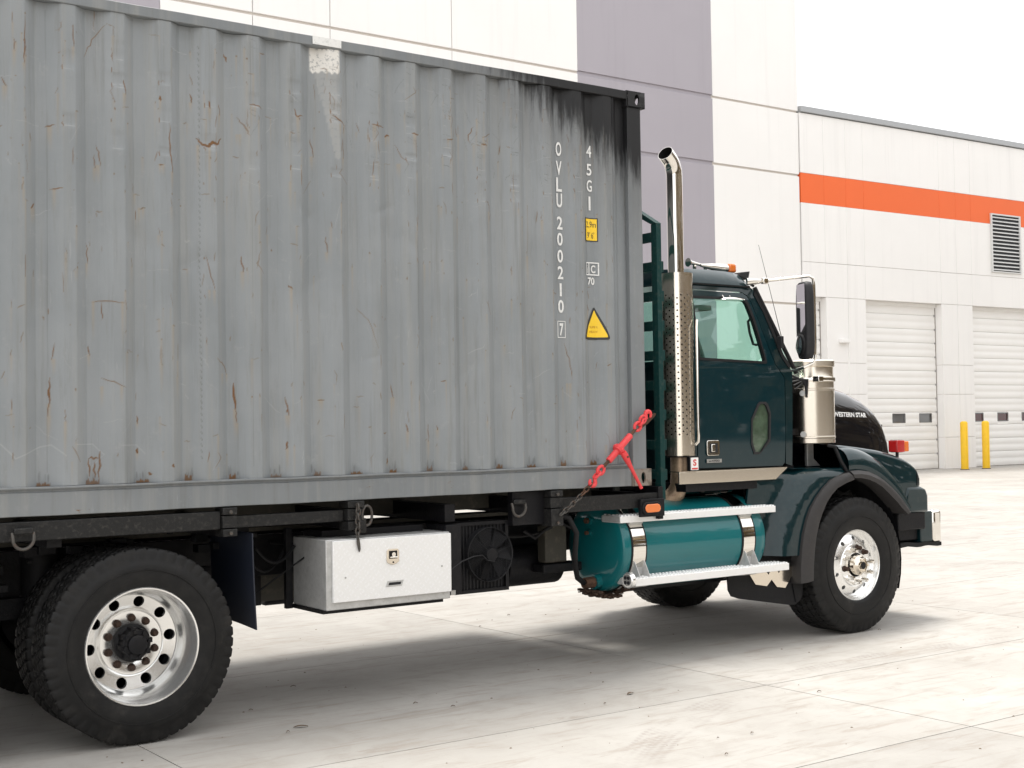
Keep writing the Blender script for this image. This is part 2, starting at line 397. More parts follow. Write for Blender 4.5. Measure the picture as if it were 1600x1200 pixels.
M['blackbar'] = mat('worn_black_bar_paint', (.012, .012, .012), .5, spec=.3, dirt=.7, dirtcol=(.06, .056, .05), vscale=14, bump=.4, bscale=60)
M['olive'] = mat('dusty_subframe_paint', (.05, .046, .036), .7, dirt=.6, dirtcol=(.14, .12, .09), vscale=5)
M['plastic'] = mat('black_plastic', (.018, .018, .020), .55, spec=.3, dirt=.4, dirtcol=(.05, .048, .045), vscale=8, bump=.2, bscale=90)
M['rubber'] = mat('black_rubber', (.009, .009, .010), .6, spec=.25, bump=.2, dirt=.3, dirtcol=(.03, .028, .025), vscale=5)
M['tyre'] = tyre_mat(); M['tyre'].node_tree.nodes['Principled BSDF'].inputs['Specular IOR Level'].default_value = .25
M['soot_and_shade'] = mat('soot_shade_black', (.006, .006, .006), .9)  # soot in the pipe; also black for hollows and painted rack shade
M['amber'] = mat('amber_lens', (.75, .17, .015), .18, coat=1)
M['red_lens'] = mat('red_lens', (.45, .012, .012), .18, coat=1)
M['red_paint'] = mat('red_binder_paint', (.72, .055, .06), .42, dirt=.3, dirtcol=(.35, .05, .04), vscale=16)
M['chain'] = mat('chain_steel', (.09, .085, .078), .55, metal=.6, dirt=.8, dirtcol=(.16, .075, .04), vscale=20)
M['white_metal'] = mat('white_sticker', (.8, .79, .77), .5)
M['red_ink'] = mat('red_ink', (.6, .05, .04), .5)
M['wall_white'] = mat('white_wall_paint', (.83, .81, .78), .7, var=.02, vscale=.5, bump=.08, bscale=30, dirt=.10, dirtcol=(.62, .58, .53))
def rain_wall(name, c0):
    g = newmat(name); pos = g.n('ShaderNodeNewGeometry').outputs['Position']
    st = g.noise(g.mapv(pos, (2.2, 2.2, .10)), 1.5, 7, .65); bl = g.noise(pos, .35, 5, .6)
    c = g.mix(g.ramp(st, .5, .75, 0, .5), c0, tuple(q*.86 for q in c0)); c = g.mix(g.ramp(bl, .4, .7, 0, .5), c, tuple(q*.94 for q in c0))
    g.l(c, g.b.inputs['Base Color']); g.b.inputs['Roughness'].default_value = .75
    bp = g.n('ShaderNodeBump'); bp.inputs['Strength'].default_value = .1; bp.inputs['Distance'].default_value = .01; g.l(g.noise(pos, 28, 3), bp.inputs['Height']); g.l(bp.outputs[0], g.b.inputs['Normal'])
    return g.m
M['wall_white'] = rain_wall('white_rendered_wall', (.85, .835, .815))
M['wall_lilac'] = rain_wall('lilac_grey_wall', (.375, .35, .385))
M['stripe'] = mat('orange_wall_paint', (.80, .135, .025), .6, var=.02, vscale=.6)
M['coping'] = mat('grey_metal_coping', (.36, .37, .38), .45, metal=.2)
M['joint_wall'] = mat('wall_joint_sealant', (.60, .55, .50), .8)
M['door_white'] = mat('white_door_paint', (.84, .825, .80), .5, var=.02, vscale=1)
M['louvre'] = mat('louvre_white_metal', (.62, .62, .61), .5)
M['dark_void'] = mat('dark_interior', (.03, .032, .035), .9)
M['yellow'] = mat('yellow_bollard_plastic', (.86, .52, .015), .5, var=.05, vscale=3, dirt=.15, dirtcol=(.4, .28, .05))
M['glass'] = thin_glass('cab_glass', (.80, .93, .89))
M['pane'] = mat('door_pane_grey', (.10, .10, .10), .08, spec=.8)
M['pane_red'] = mat('door_pane_dark_red', (.06, .012, .012), .1, spec=.6)
M['mirror'] = mat('mirror_glass', (.9, .9, .9), .01, metal=1)
M['shield'] = mat('shield_steel', (.80, .73, .63), .19, metal=1)
M['canister'] = mat('canister_steel', (.74, .68, .59), .24, metal=1)
M['flare'] = mat('grey_flare_rubber', (.034, .032, .032), .55, spec=.35, dirt=.4, dirtcol=(.06, .055, .05), vscale=9)
M['peep'] = mat('opaque_green_peep', (.055, .085, .055), .08, coat=.6, bump=.4, bscale=7, var=.4, vscale=9)  # opaque green painted in place of what the glass reflects and shows
M['seat'] = mat('grey_seat_cloth', (.12, .145, .14), .85, bump=.3)
M['twig'] = mat('dry_leaf', (.11, .075, .045), .85, var=.3, vscale=60)
M['bark'] = mat('added_branches', (.09, .075, .055), .9, var=.3)
M['foliage'] = mat('added_foliage', (.21, .155, .085), .9, var=.4, vscale=.3)
M['galv'] = mat('galvanised_steel', (.45, .45, .44), .4, metal=.8, var=.15, vscale=20)

# ------------------------------------------------------------------ ground
ground = empty('ground', (0, 0, 0), kind='structure')
MB().box(-250, 260, -260, 260, -.6, -.010).build('ground_base', M['joint'], ground)
g2 = M['concrete']
xj = [-15.68, -11.74, -7.80, -3.86, .08, 4.02, 7.96, 11.9, 15.84, 19.78, 23.72, 27.66, 31.6, 35.54, 39.48]
yj = [-10.5, -7.88, -5.25, -2.62, -1.03, 1.6, 4.23, 6.86, 9.49, 12.12, 14.75, 17.38, 19.6]
gap = .004
for i in range(len(xj)-1):
    for j in range(len(yj)-1):
        x0, x1, y0, y1 = xj[i]+gap, xj[i+1]-gap, yj[j]+gap, yj[j+1]-gap
        mb = MB(); mb.box(x0, x1, y0, y1, -.02, 0)
        o = mb.build('concrete_slab', g2, ground, at=((x0+x1)/2, (y0+y1)/2, 0))
# far yard and apron as big pours
for (x0, x1, y0, y1) in [(xj[0]+gap, xj[-1]-gap, yj[-1]+gap, 24), (xj[-1]+gap, 200, -200, 200), (-200, xj[0]-gap, -200, 200), (xj[0]+gap, xj[-1]-gap, -200, yj[0]-gap), (xj[0]+gap, xj[-1]-gap, 24.01, 200)]:
    MB().box(x0, x1, y0, y1, -.02, 0).build('yard_pour', g2, ground)

# ------------------------------------------------------------------ warehouse (tall part)
D = 21.743
wh = empty('warehouse', (13, D, 0), 'tall white and lilac-grey tilt-up warehouse behind the container', 'warehouse')
jx = [-8.5, -4.1, .3, 4.73, 7.01, 9.08, 12.67, 16.885, 22.12, 25.90]
jz = [0, 5.45, 9.58, 11.62, 18.0]
for i in range(len(jx)-1):
    for j in range(len(jz)-1):
        lil = jx[i] in (.3, -4.1, -8.5, 16.885)
        gx, gz = .010, (.06 if lil else .035)
        mb = MB(); mb.box(jx[i]+(gx if jx[i] not in (4.73, 16.885, 22.12) else .001), jx[i+1]-(gx if jx[i+1] not in (16.885, 22.12, 25.9) else .001), D, D+.30, jz[j]+(.0 if j == 0 else gz), jz[j+1]-gz)
        mb.build('wall_panel', M['wall_lilac' if lil else 'wall_white'], wh, bevel=.008)
MB().box(-8.6, 25.88, D+.05, D+14, 0, 17.96).build('wall_core', M['joint_wall'], wh)
# chamfer strips in the joints catch light on their lower lip
for j in (1, 2, 3):
    MB().box(16.9, 22.10, D+.045, D+.07, jz[j]-.062, jz[j]+.062).build('joint_reveal', M['wall_lilac'], wh)
MB().box(-8.7, 25.92, D-.04, D+.5, 18.0, 18.14).build('coping', M['coping'], wh)

# ------------------------------------------------------------------ service wing (low part)
sl = -.030
WX0 = 25.93
def wy(x): return D - .02 + sl*(x-WX0)
wing = empty('service_wing', (WX0, wy(WX0), 0), 'low white loading wing with orange stripe, louvre and overhead doors', 'building')
wang = math.atan(sl)
# built along its own axis: local x along the wall, local y into the building
class WM(MB):
    def build(s, name, m, parent=wing, **k):
        c, s_ = math.cos(wang), math.sin(wang)
        s.v = [(WX0+(x-WX0)*c-y*s_, wy(WX0)+(x-WX0)*s_+y*c, z) for x, y, z in s.v]
        return MB.build(s, name, m, parent, **k)
vx = [25.94, 27.0, 28.03, 28.88, 32.75, 33.62, 34.45, 38.3, 39.2, 40.1]
vz_top = [5.72, 6.83, 8.72, 9.68, 11.62]
doors = [(26.1, 27.0), (28.88, 32.75), (34.45, 38.3)]
pil_z = [0, 1.09, 2.58, 3.60, 5.72]
G_ = .006
for i in range(len(vx)-1):
    a, b = vx[i], vx[i+1]
    isdoor = any(abs(a-d[0]) < .3 and abs(b-d[1]) < .3 for d in doors)
    for j in range(len(vz_top)-1):
        m = M['stripe'] if j == 2 else M['wall_white']
        z0, z1 = vz_top[j]+(G_ if j not in (2,) else -.0), vz_top[j+1]-(G_ if j not in (1, 2) else .0)
        if j == 2: z0 += .002; z1 -= .002
        WM().box(a+G_/2, b-G_/2, 0, .28, z0, z1).build('stripe_panel' if j == 2 else 'wall_panel', m, bevel=.006)
    if not isdoor:
        for k in range(4):
            WM().box(a+G_, b-G_, 0, .28, pil_z[k]+(G_ if k else 0), pil_z[k+1]-G_).build('wall_panel', M['wall_white'], bevel=.006)
WM().box(25.95, 60, .40, 12, 0, 11.55).build('wall_core', M['wall_white'])
for a, b in [(27.0, 28.88), (32.75, 34.45), (38.3, 60)]: WM().box(a+.03, b-.03, .03, .399, 0, 11.5).build('wall_core', M['joint_wall'])
WM().box(26, 38.28, .03, .399, 5.76, 11.5).build('wall_core', M['joint_wall'])
WM().box(25.95, 60, -.07, .42, 11.64, 11.83).build('coping', M['coping'], bevel=.01)
WM().box(40.12, 60, 0, .28, 0, 11.6).build('wall_panel', M['wall_white'])
# overhead doors
DZ = [0.01, .53, 1.01, 1.5, 1.97, 2.44, 2.92, 3.40, 3.88, 4.36, 4.83, 5.32, 5.72]
for di, (a, b) in enumerate(doors):
    dr = WM().box(a-.02, b+.02, .385, .395, 0, 5.74).build('overhead_door', M['joint_wall'])
    for k in range(len(DZ)-1):
        z0, z1 = DZ[k]+.004, DZ[k+1]-.004; zm = (z0+z1)/2
        prof = [(.31, z0), (.30, z0+.02), (.30, zm-.05), (.304, zm-.04), (.304, zm+.04), (.30, zm+.05), (.30, z1-.02), (.31, z1), (.35, z1), (.35, z0)]
        if k == 3 and di:
            wx = {1: [(29.0, 29.55), (30.48, 31.12), (31.86, 32.5)], 2: [(34.75, 35.35), (36.17, 36.78), (37.6, 38.15)]}[di]
            wx = [(w0-.05, w1-.05) for w0, w1 in wx]
            xs = [a+.01]+[q for w in wx for q in w]+[b-.01]
            for q in range(0, len(xs), 2): WM().prism(prof, 'x', xs[q], xs[q+1]).build('door_section', M['door_white'], dr)
            for w0, w1 in wx:
                z0w, z1w = 1.62, 1.92
                WM().box(w0, w1, .302, .35, z0, z0w).build('door_section', M['door_white'], dr); WM().box(w0, w1, .302, .35, z1w, z1).build('door_section', M['door_white'], dr)
                WM().box(w0, w1, .325, .332, z0w, z1w).build('pane', M['pane' if di == 1 else 'pane_red'], dr)
                f = WM()
                f.box(w0, w1, .292, .302, z0w-.01, z0w+.02); f.box(w0, w1, .292, .302, z1w-.02, z1w+.01); f.box(w0-.01, w0+.02, .2925, .3015, z0w, z1w); f.box(w1-.02, w1+.01, .2925, .3015, z0w, z1w)
                f.build('pane_frame', M['pane'], dr)
        else:
            WM().prism(prof, 'x', a+.01, b-.01).build('door_section', M['door_white'], dr)
    # weatherstrip brackets up the right jamb
    hb = WM()
    for z in DZ[1:-1]: hb.box(b-.07, b-.02, .275, .295, z-.03, z+.03)
    hb.build('hinge_bracket', M['galv'], dr)
    WM().box(a, b, .24, .30, 5.60, 5.72).build('door_header', M['wall_white'], dr)
# louvre
lv = WM().box(35.62, 37.20, -.01, .02, 7.02, 9.05).build('louvre_vent', M['dark_void'])
WM().box(35.55, 35.62, -.06, .02, 6.98, 9.10).build('louvre_frame', M['louvre'], lv); WM().box(37.20, 37.27, -.06, .02, 6.98, 9.10).build('louvre_frame', M['louvre'], lv)
WM().box(35.62, 37.20, -.06, .02, 9.05, 9.10).build('louvre_frame', M['louvre'], lv); WM().box(35.62, 37.20, -.06, .02, 6.98, 7.02).build('louvre_frame', M['louvre'], lv)
for k in range(15):
    z = 7.07+k*.1345
    WM().prism([(-.055, z-.01), (-.05, z-.015), (-.012, z+.035), (-.017, z+.04)], 'x', 35.62, 37.20).build('slat', M['louvre'], lv)
WM().box(27.55, 27.93, -.16, 0, 4.25, 4.38).build('wall_light', M['wall_white'], bevel=.02)
WM().box(28.0-.02, 28.0+.02, -.03, 0, 1.2, 4.25).build('conduit', M['wall_white'])

for k, (x, y, lab) in enumerate([(32.32, 20.43, 'yellow bollard standing in front of the white pillar, nearer the truck'), (33.42, 20.36, 'yellow bollard in front of the right overhead door edge')]):
    b = MB().lathe([(0, 1.64), (.05, 1.64), (.10, 1.62), (.125, 1.58), (.125, .0)], (x, y, 0), 'z', 24).build('bollard', M['yellow'], None, at=(x, y, 0))
    tag(b, lab, 'bollard', 'yellow bollards guarding the doors')
    MB().lathe([(.15, .0), (.15, .02), (.128, .025)], (x, y, 0), 'z', 24).build('base_collar', M['joint'], b)

# ------------------------------------------------------------------ shipping container
ZB, ZT, XL = 1.313, 4.206, -6.058
ct = empty('shipping_container', (XL/2, 1.22, ZB), 'weathered grey corrugated steel container with rust scratches on the truck bed', 'container')
XP0, XP1, ZP0, ZP1 = -4.78, -.165, 1.476, 4.14
PITCH = .277; T0 = -.497
def ydepth(x):
    """outer = small, inner = large"""
    x = np.asarray(x, float)
    ph = np.abs(((x-T0)/PITCH+.5) % 1-.5)*PITCH       # distance from trough centre
    y = np.interp(ph, [0, .034, .102, .139], [.052, .052, .007, .007])
    last = x > -.30
    y = np.where(last, np.interp(x, [-.30, -.245, -.165], [.009, .052, .052]), y)
    return y
nx, nzz = 1000, 572
gx = np.linspace(XP0, XP1, nx); gz = np.linspace(ZP0, ZP1, nzz)
GX, GZ = np.meshgrid(gx, gz, indexing='ij')
marks = np.zeros((nx, nzz, 4), np.float32); wear = np.zeros((nx, nzz, 4), np.float32); marks[..., 3] = 1; wear[..., 3] = 1
DY = np.zeros((nx, nzz))
dxg, dzg = gx[1]-gx[0], gz[1]-gz[0]
def win(x0, x1, z0, z1, pad=.05):
    i0 = max(int((x0-pad-XP0)/dxg), 0); i1 = min(int((x1+pad-XP0)/dxg)+2, nx); j0 = max(int((z0-pad-ZP0)/dzg), 0); j1 = min(int((z1+pad-ZP0)/dzg)+2, nzz)
    return slice(i0, max(i1, i0)), slice(j0, max(j1, j0))
def stroke(pts, w, arr, ch, a=1.0, soft=.004, taper=True):
    pts = np.array(pts, float)
    s = win(pts[:, 0].min(), pts[:, 0].max(), pts[:, 1].min(), pts[:, 1].max(), w+.03)
    X_, Z_ = GX[s], GZ[s]
    if X_.size == 0: return
    best = np.full(X_.shape, 1e9); n = len(pts)-1
    for k in range(n):
        a0, b0 = pts[k], pts[k+1]; d = b0-a0; L2 = (d**2).sum()+1e-12
        t = np.clip(((X_-a0[0])*d[0]+(Z_-a0[1])*d[1])/L2, 0, 1)
        dist = np.hypot(X_-a0[0]-t*d[0], Z_-a0[1]-t*d[1])
        ww = w*.85*(1-.75*np.abs(((k+t)/n)*2-1)**2) if taper else w
        best = np.minimum(best, dist-ww)
    v = np.clip(.5-best/(soft*.75), 0, 1)*a
    arr[s][..., ch] = np.maximum(arr[s][..., ch], v)
def drip(x, z, ln, w=.006, a=.5):
    s = win(x-w*3, x+w*3, z-ln, z)
    X_, Z_ = GX[s], GZ[s]
    if X_.size == 0: return
    v = a*np.exp(-((X_-x)/w)**2)*np.clip((z-Z_)/.01, 0, 1)*np.clip((Z_-(z-ln))/ln, 0, 1)
    marks[s][..., 1] = np.maximum(marks[s][..., 1], v)
def jag(p, q, n=5, amp=.006):
    p, q = np.array(p), np.array(q); out = []
    for k in range(n+1):
        t = k/n; o = rng.normal(0, amp, 2)*(0 < k < n); out.append(tuple(p+(q-p)*t+o))
    return out
KEYMARKS = [([(-3.484, 3.484), (-3.453, 3.446), (-3.417, 3.439), (-3.389, 3.468), (-3.365, 3.456), (-3.328, 3.498)], 0.01, 0.35), ([(-3.656, 3.547), (-3.653, 3.372), (-3.639, 3.261)], 0.004, 0.15), ([(-3.256, 2.046), (-3.245, 1.887)], 0.009, 0.2), ([(-3.245, 1.887), (-3.234, 1.803)], 0.003, 0.1), ([(-4.337, 2.068), (-4.344, 1.998), (-4.334, 1.921)], 0.005, 0.15), ([(-4.315, 2.261), (-4.329, 2.166)], 0.003, 0.1), ([(-3.376, 2.189), (-3.328, 2.152), (-3.3, 2.095)], 0.003, 0.1), ([(-4.106, 2.495), (-4.033, 2.501), (-3.905, 2.496)], 0.003, 0.25), ([(-4.052, 2.497), (-4.049, 2.393)], 0.003, 0), ([(-3.435, 2.79), (-3.412, 2.697), (-3.381, 2.585)], 0.003, 0.1), ([(-3.204, 2.804), (-3.196, 2.709)], 0.004, 0.15), ([(-2.907, 2.646), (-2.881, 2.62)], 0.005, 0.2), ([(-4.132, 2.819), (-4.126, 2.705)], 0.003, 0.1), ([(-4.125, 2.248), (-4.114, 2.195)], 0.004, 0.1), ([(-4.054, 2.07), (-3.923, 2.017)], 0.003, 0.15), ([(-4.083, 3.326), (-4.076, 3.247)], 0.003, 0.1), ([(-3.977, 4.048), (-4.024, 4.073)], 0.001, 0), ([(-4.141, 3.866), (-4.094, 3.975), (-4.024, 4.066)], 0.0025, 0), ([(-4.078, 4.141), (-4.079, 4.013)], 0.0015, 0), ([(-4.332, 3.105), (-4.269, 3.111)], 0.004, 0.15), ([(-4.442, 2.99), (-4.418, 3.02)], 0.005, 0.1), ([(-4.355, 3.449), (-4.309, 3.465)], 0.004, 0.15), ([(-4.072, 3.381), (-4.058, 3.329), (-4.051, 3.264)], 0.003, 0.1), ([(-3.723, 3.298), (-3.696, 3.3)], 0.005, 0.1), ([(-3.827, 3.041), (-3.789, 3.048)], 0.0035, 0.1), ([(-3.514, 3.745), (-3.502, 3.69)], 0.004, 0.1), ([(-3.303, 4.011), (-3.283, 3.968)], 0.006, 0.0), ([(-3.225, 3.641), (-3.18, 3.577), (-3.155, 3.533)], 0.003, 0.1), ([(-3.716, 3.699), (-3.709, 3.67)], 0.007, 0.1), ([(-3.415, 3.709), (-3.407, 3.664)], 0.006, 0.1), ([(-3.346, 3.698), (-3.339, 3.634)], 0.003, 0.1), ([(-3.158, 3.723), (-3.116, 3.72), (-3.066, 3.707)], 0.004, 0.15), ([(-2.856, 3.734), (-2.843, 3.688), (-2.791, 3.694)], 0.005, 0.2), ([(-2.731, 3.57), (-2.71, 3.452)], 0.0035, 0.1), ([(-2.524, 3.593), (-2.517, 3.46)], 0.0035, 0.1), ([(-2.595, 3.726), (-2.505, 3.672)], 0.005, 0.1), ([(-2.32, 3.699), (-2.207, 3.695)], 0.004, 0.2), ([(-2.273, 3.725), (-2.264, 3.676)], 0.004, 0), ([(-2.194, 3.643), (-2.16, 3.651)], 0.006, 0.1), ([(-2.015, 3.676), (-1.946, 3.68)], 0.005, 0.15), ([(-2.3, 3.475), (-2.315, 3.371)], 0.003, 0.15), ([(-2.122, 3.597), (-2.085, 3.518), (-2.037, 3.469)], 0.002, 0.1), ([(-1.742, 3.669), (-1.681, 3.676)], 0.004, 0.1), ([(-1.464, 3.67), (-1.406, 3.668)], 0.005, 0.1), ([(-1.453, 3.715), (-1.362, 3.756)], 0.003, 0.1), ([(-1.644, 3.758), (-1.634, 3.707)], 0.003, 0), ([(-1.52, 3.781), (-1.552, 3.725), (-1.542, 3.674)], 0.003, 0), ([(-1.423, 3.292), (-1.392, 3.264), (-1.377, 3.213)], 0.003, 0.2), ([(-2.927, 1.963), (-2.907, 1.846)], 0.004, 0.1), ([(-2.697, 1.943), (-2.657, 1.943)], 0.003, 0.1), ([(-2.917, 1.691), (-2.926, 1.644)], 0.006, 0.15), ([(-2.173, 2.045), (-2.151, 1.954)], 0.004, 0.2), ([(-2.208, 1.57), (-2.214, 1.534)], 0.008, 0.05), ([(-2.081, 1.789), (-2.068, 1.736)], 0.004, 0.15), ([(-1.892, 1.783), (-1.893, 1.67)], 0.003, 0.2), ([(-1.832, 1.774), (-1.828, 1.744)], 0.003, 0.1), ([(-3.844, 1.673), (-3.848, 1.644)], 0.008, 0.05), ([(-3.777, 1.533), (-3.77, 1.518)], 0.007, 0.0), ([(-3.655, 1.576), (-3.644, 1.558)], 0.006, 0.0), ([(-3.846, 1.854), (-3.843, 1.811)], 0.005, 0.05), ([(-4.345, 1.858), (-4.337, 2.033)], 0.003, 0.2), ([(-2.64, 2.959), (-2.633, 2.859)], 0.003, 0.1), ([(-2.915, 1.885), (-2.92, 1.866)], 0.004, 0.0), ([(-4.268, 1.893), (-4.258, 1.823)], 0.002, 0.2), ([(-0.755, 2.345), (-0.718, 2.233), (-0.704, 2.052)], 0.0025, 0.15), ([(-0.541, 2.624), (-0.524, 2.579)], 0.004, 0.2), ([(-0.963, 3.255), (-0.959, 3.188)], 0.0015, 0.2), ([(-0.299, 3.565), (-0.289, 3.496)], 0.003, 0.1), ([(-1.057, 3.292), (-1.058, 2.936)], 0.001, 0.2), ([(-2.419, 2.528), (-2.351, 2.45), (-2.283, 2.268)], 0.0015, 0), ([(-4.534, 3.906), (-4.527, 3.837)], 0.003, 0.1), ([(-4.483, 3.914), (-4.473, 3.775)], 0.0035, 0.1), ([(-4.472, 4.038), (-4.466, 3.818)], 0.003, 0.1), ([(-4.212, 4.028), (-4.209, 3.903)], 0.003, 0.1), ([(-3.927, 3.763), (-3.912, 3.681)], 0.004, 0.15), ([(-4.591, 3.688), (-4.568, 3.639)], 0.003, 0.1)]
for pts, w, dr_ in KEYMARKS:
    full = []
    for k in range(len(pts)-1): full += jag(pts[k], pts[k+1], 4, .003)[:-1]
    full.append(pts[-1]); stroke(full, w, marks, 0)
    if dr_:
        xx = [p[0] for p in pts]; zz = min(p[1] for p in pts)
        for _ in range(2): drip(rng.uniform(min(xx), max(xx)+1e-4), zz+.01, dr_*rng.uniform(.6, 1.2), .008, .55)
for _ in range(460):                                       # scattered scratches, flakes and drips
    x = rng.uniform(XP0, -.35); z = ZP0 + .08 + (ZP1-ZP0-.15)*(1-rng.random()**1.35)
    k = rng.random()
    if rng.random() < .55: x = T0 + round((x-T0-.1385)/PITCH)*PITCH+.1385 + rng.choice([-1, 1])*rng.uniform(.02, .045)
    if k < .48: ln = rng.uniform(.02, .13)*rng.choice([1, .5, .3]); p = jag((x, z), (x+rng.normal(0, .008), z-ln), 4, .0015); w = rng.uniform(.0012, .0032)
    elif k < .64: ln = rng.uniform(.015, .05); p = jag((x, z), (x+ln*rng.choice([-1, 1]), z+rng.normal(0, .008)), 3, .003); w = rng.uniform(.0015, .004)
    elif k < .68: p = [(x, z), (x+.02*rng.choice([-1, 1]), z-.03), (x+.03*rng.normal(), z-.09)]; w = .0022
    else: p = [(x, z), (x+.003, z-rng.uniform(.003, .016))]; w = rng.uniform(.0015, .005)
    op = rng.uniform(.45, 1)
    stroke(p, w, marks, 0, op, .005)
    if rng.random() < .6: drip(p[0][0], min(q[1] for q in p)+.01, rng.uniform(.05, .3), rng.uniform(.004, .009), rng.uniform(.15, .5))
for _ in range(150):                                       # pale scuffs
    x = rng.uniform(XP0, -.2); z = rng.uniform(ZP0+.05, ZP1-.05); ln = rng.uniform(.02, .16); an = rng.choice([0, 0, 1.4, .7, -.6, 2.3])+rng.normal(0, .2)
    stroke(jag((x, z), (x+ln*math.cos(an), z+ln*math.sin(an)), 4, .004), rng.uniform(.0008, .002), marks, 2, rng.uniform(.15, .6), .005)
for _ in range(170):                                       # dark rub marks near the top, from handling
    x = -3.2+3.0*rng.random()**.7; z = rng.uniform(3.45, 4.12); ln = rng.uniform(.02, .07)
    if rng.random() < .6: x = T0 + round((x-T0-.1385)/PITCH)*PITCH+.1385-.03; stroke(jag((x, z), (x+ln, z-rng.uniform(0, .02)), 3, .003), .001, wear, 2, rng.uniform(.2, .7), .004)
    else: stroke(jag((x, z), (x+rng.normal(0, .03), z-ln*1.5), 3, .003), .001, wear, 2, rng.uniform(.2, .6), .004)
for k in range(1, 15):                                     # pressed-in steps on the outer flats, upper part
    xc = T0+.1385-k*PITCH
    for _ in range(rng.integers(2, 6)):
        z = rng.uniform(3.3, 3.95); h = rng.uniform(.02, .06); s = win(xc-.1, xc+.1, z-h, z+h)
        X_, Z_ = GX[s], GZ[s]
        DY[s] += rng.uniform(.002, .006)*np.exp(-((X_-xc)/.05)**4)*np.exp(-((Z_-z)/h)**4)
        stroke([(xc-.033, z-h), (xc+.033, z-h+rng.normal(0, .004))], .0011, marks, 2, rng.uniform(.3, .9), .004)
        if rng.random() < .6: stroke(jag((xc-.036, z-h+.02), (xc-.034, z-h-.01), 3, .002), .003, marks, 0, .9)
for k in range(0, 16):                                     # rust at the foot of every trough
    xc = T0-k*PITCH; wk = rng.uniform(.022, .044); hk = rng.uniform(.6, 1.25); sk_ = rng.normal(0, .006)
    s = win(xc-.06, xc+.06, ZP0, ZP0+.16); X_, Z_ = GX[s], GZ[s]
    hN = .026+.008*np.sin(X_*190+k)+.006*np.sin(X_*431+2*k)
    v = np.clip((hN*hk-(Z_-ZP0))/.006, 0, 1)*np.clip((wk-np.abs(X_-xc-sk_))/.006, 0, 1); marks[s][..., 0] = np.maximum(marks[s][..., 0], v*rng.uniform(.6, 1))
    for _ in range(6): 
        x = xc+rng.uniform(-.034, .034); ln = rng.uniform(.01, .05)
        stroke([(x, ZP0+.02), (x+rng.normal(0, .002), ZP0+.03+ln)], .004, wear, 2, rng.uniform(.2, .6), .012)
    s = win(xc-.08, xc+.08, ZP0, ZP0+.1); X_, Z_ = GX[s], GZ[s]
    wear[s][..., 2] = np.maximum(wear[s][..., 2], .35*np.exp(-((X_-xc)/.035)**2)*np.exp(-np.clip(Z_-ZP0, 0, 1)/.03))
# extra rust frame at one trough foot
for p in (((-4.12, 1.62), (-4.07, 1.62)), ((-4.125, 1.62), (-4.12, 1.52)), ((-4.06, 1.66), (-4.065, 1.5)), ((-4.09, 1.6), (-4.09, 1.51))): stroke(jag(*p, 4, .004), .006, marks, 0, .9)
stroke([(XP0, 1.70), (-4.60, 1.71), (-4.53, 1.63), (-4.47, 1.655), (-4.39, 1.69), (-4.33, 1.70), (-4.26, 1.64)], .002, marks, 2, .55, .007, False)
stroke([(-4.2, 1.70), (-4.1, 1.70), (-4.04, 1.64)], .002, marks, 2, .5, .007, False); stroke([(-3.95, 1.69), (-3.85, 1.69), (-3.80, 1.64)], .002, marks, 2, .4, .007, False)
z = 4.03                                                   # stitched vertical seam
while z > 1.6: stroke([(-3.472, z), (-3.468, z-.018)], .002, wear, 2, .75, .004); z -= .036
for xs_ in (-4.35, -3.15, -1.98, -.62): stroke([(xs_, 4.1), (xs_+.005, 2.9), (xs_, 1.55)], .001, wear, 2, .3, .004, False)
# white patch and pale repaint below it
def blob(x0, x1, z0, z1, arr, ch, a, e=.01):
    s = win(x0, x1, z0, z1); X_, Z_ = GX[s], GZ[s]
    wz = .006*np.sin(X_*170)+.004*np.sin(X_*61)
    v = np.clip((X_-x0)/e, 0, 1)*np.clip((x1-X_)/e, 0, 1)*np.clip((Z_-z0-wz)/e, 0, 1)*np.clip((z1-Z_)/e, 0, 1)*a
    arr[s][..., ch] = np.maximum(arr[s][..., ch], v)
blob(-2.735, -2.54, 3.985, 4.2, wear, 1, 1)
for q in range(12): blob(-2.70+.010*q, -2.56+.002*q, 3.985-.045*(q+1), 3.99-.045*q+.01, wear, 0, .75, .012)
# crease dents in the sheet
for _ in range(16):
    x = rng.uniform(-4.4, -.8); z = rng.uniform(2.0, 3.2); r_ = rng.uniform(.05, .16); s = win(x-r_, x+r_, z-r_, z+r_, .1); X_, Z_ = GX[s], GZ[s]; an = rng.uniform(0, 3)
    u = (X_-x)*math.cos(an)+(Z_-z)*math.sin(an); v = -(X_-x)*math.sin(an)+(Z_-z)*math.cos(an)
    DY[s] += rng.uniform(.003, .009)*np.exp(-(u/r_)**2-(v/(r_*.35))**2)
DY += .0022*np.sin(GX*3.1+GZ*1.7)+.0015*np.sin(GX*7.3-GZ*4.1)+.001*np.sin(GX*23+GZ*11)
DY *= np.clip((-.92-GX)/.12, 0, 1)
DY += .0012*np.sin(GX*9+GZ*2.3)
DY *= np.clip((GZ-ZP0)/.08, 0, 1)*np.clip((ZP1-GZ)/.08, 0, 1)
YY = ydepth(GX)+DY
vv = np.stack([GX-wloc(ct).x, YY-wloc(ct).y, GZ-wloc(ct).z], -1).reshape(-1, 3).astype(np.float32)
ii = (np.arange(nx-1)[:, None]*nzz+np.arange(nzz-1)[None, :]).ravel()
ff = np.stack([ii, ii+nzz, ii+nzz+1, ii+1], -1).astype(np.int32)
me = bpy.data.meshes.new('side_panel'); me.vertices.add(len(vv)); me.vertices.foreach_set('co', vv.ravel())
me.loops.add(ff.size); me.loops.foreach_set('vertex_index', ff.ravel()); me.polygons.add(len(ff))
me.polygons.foreach_set('loop_start', np.arange(0, ff.size, 4, dtype=np.int32)); me.update(calc_edges=True)
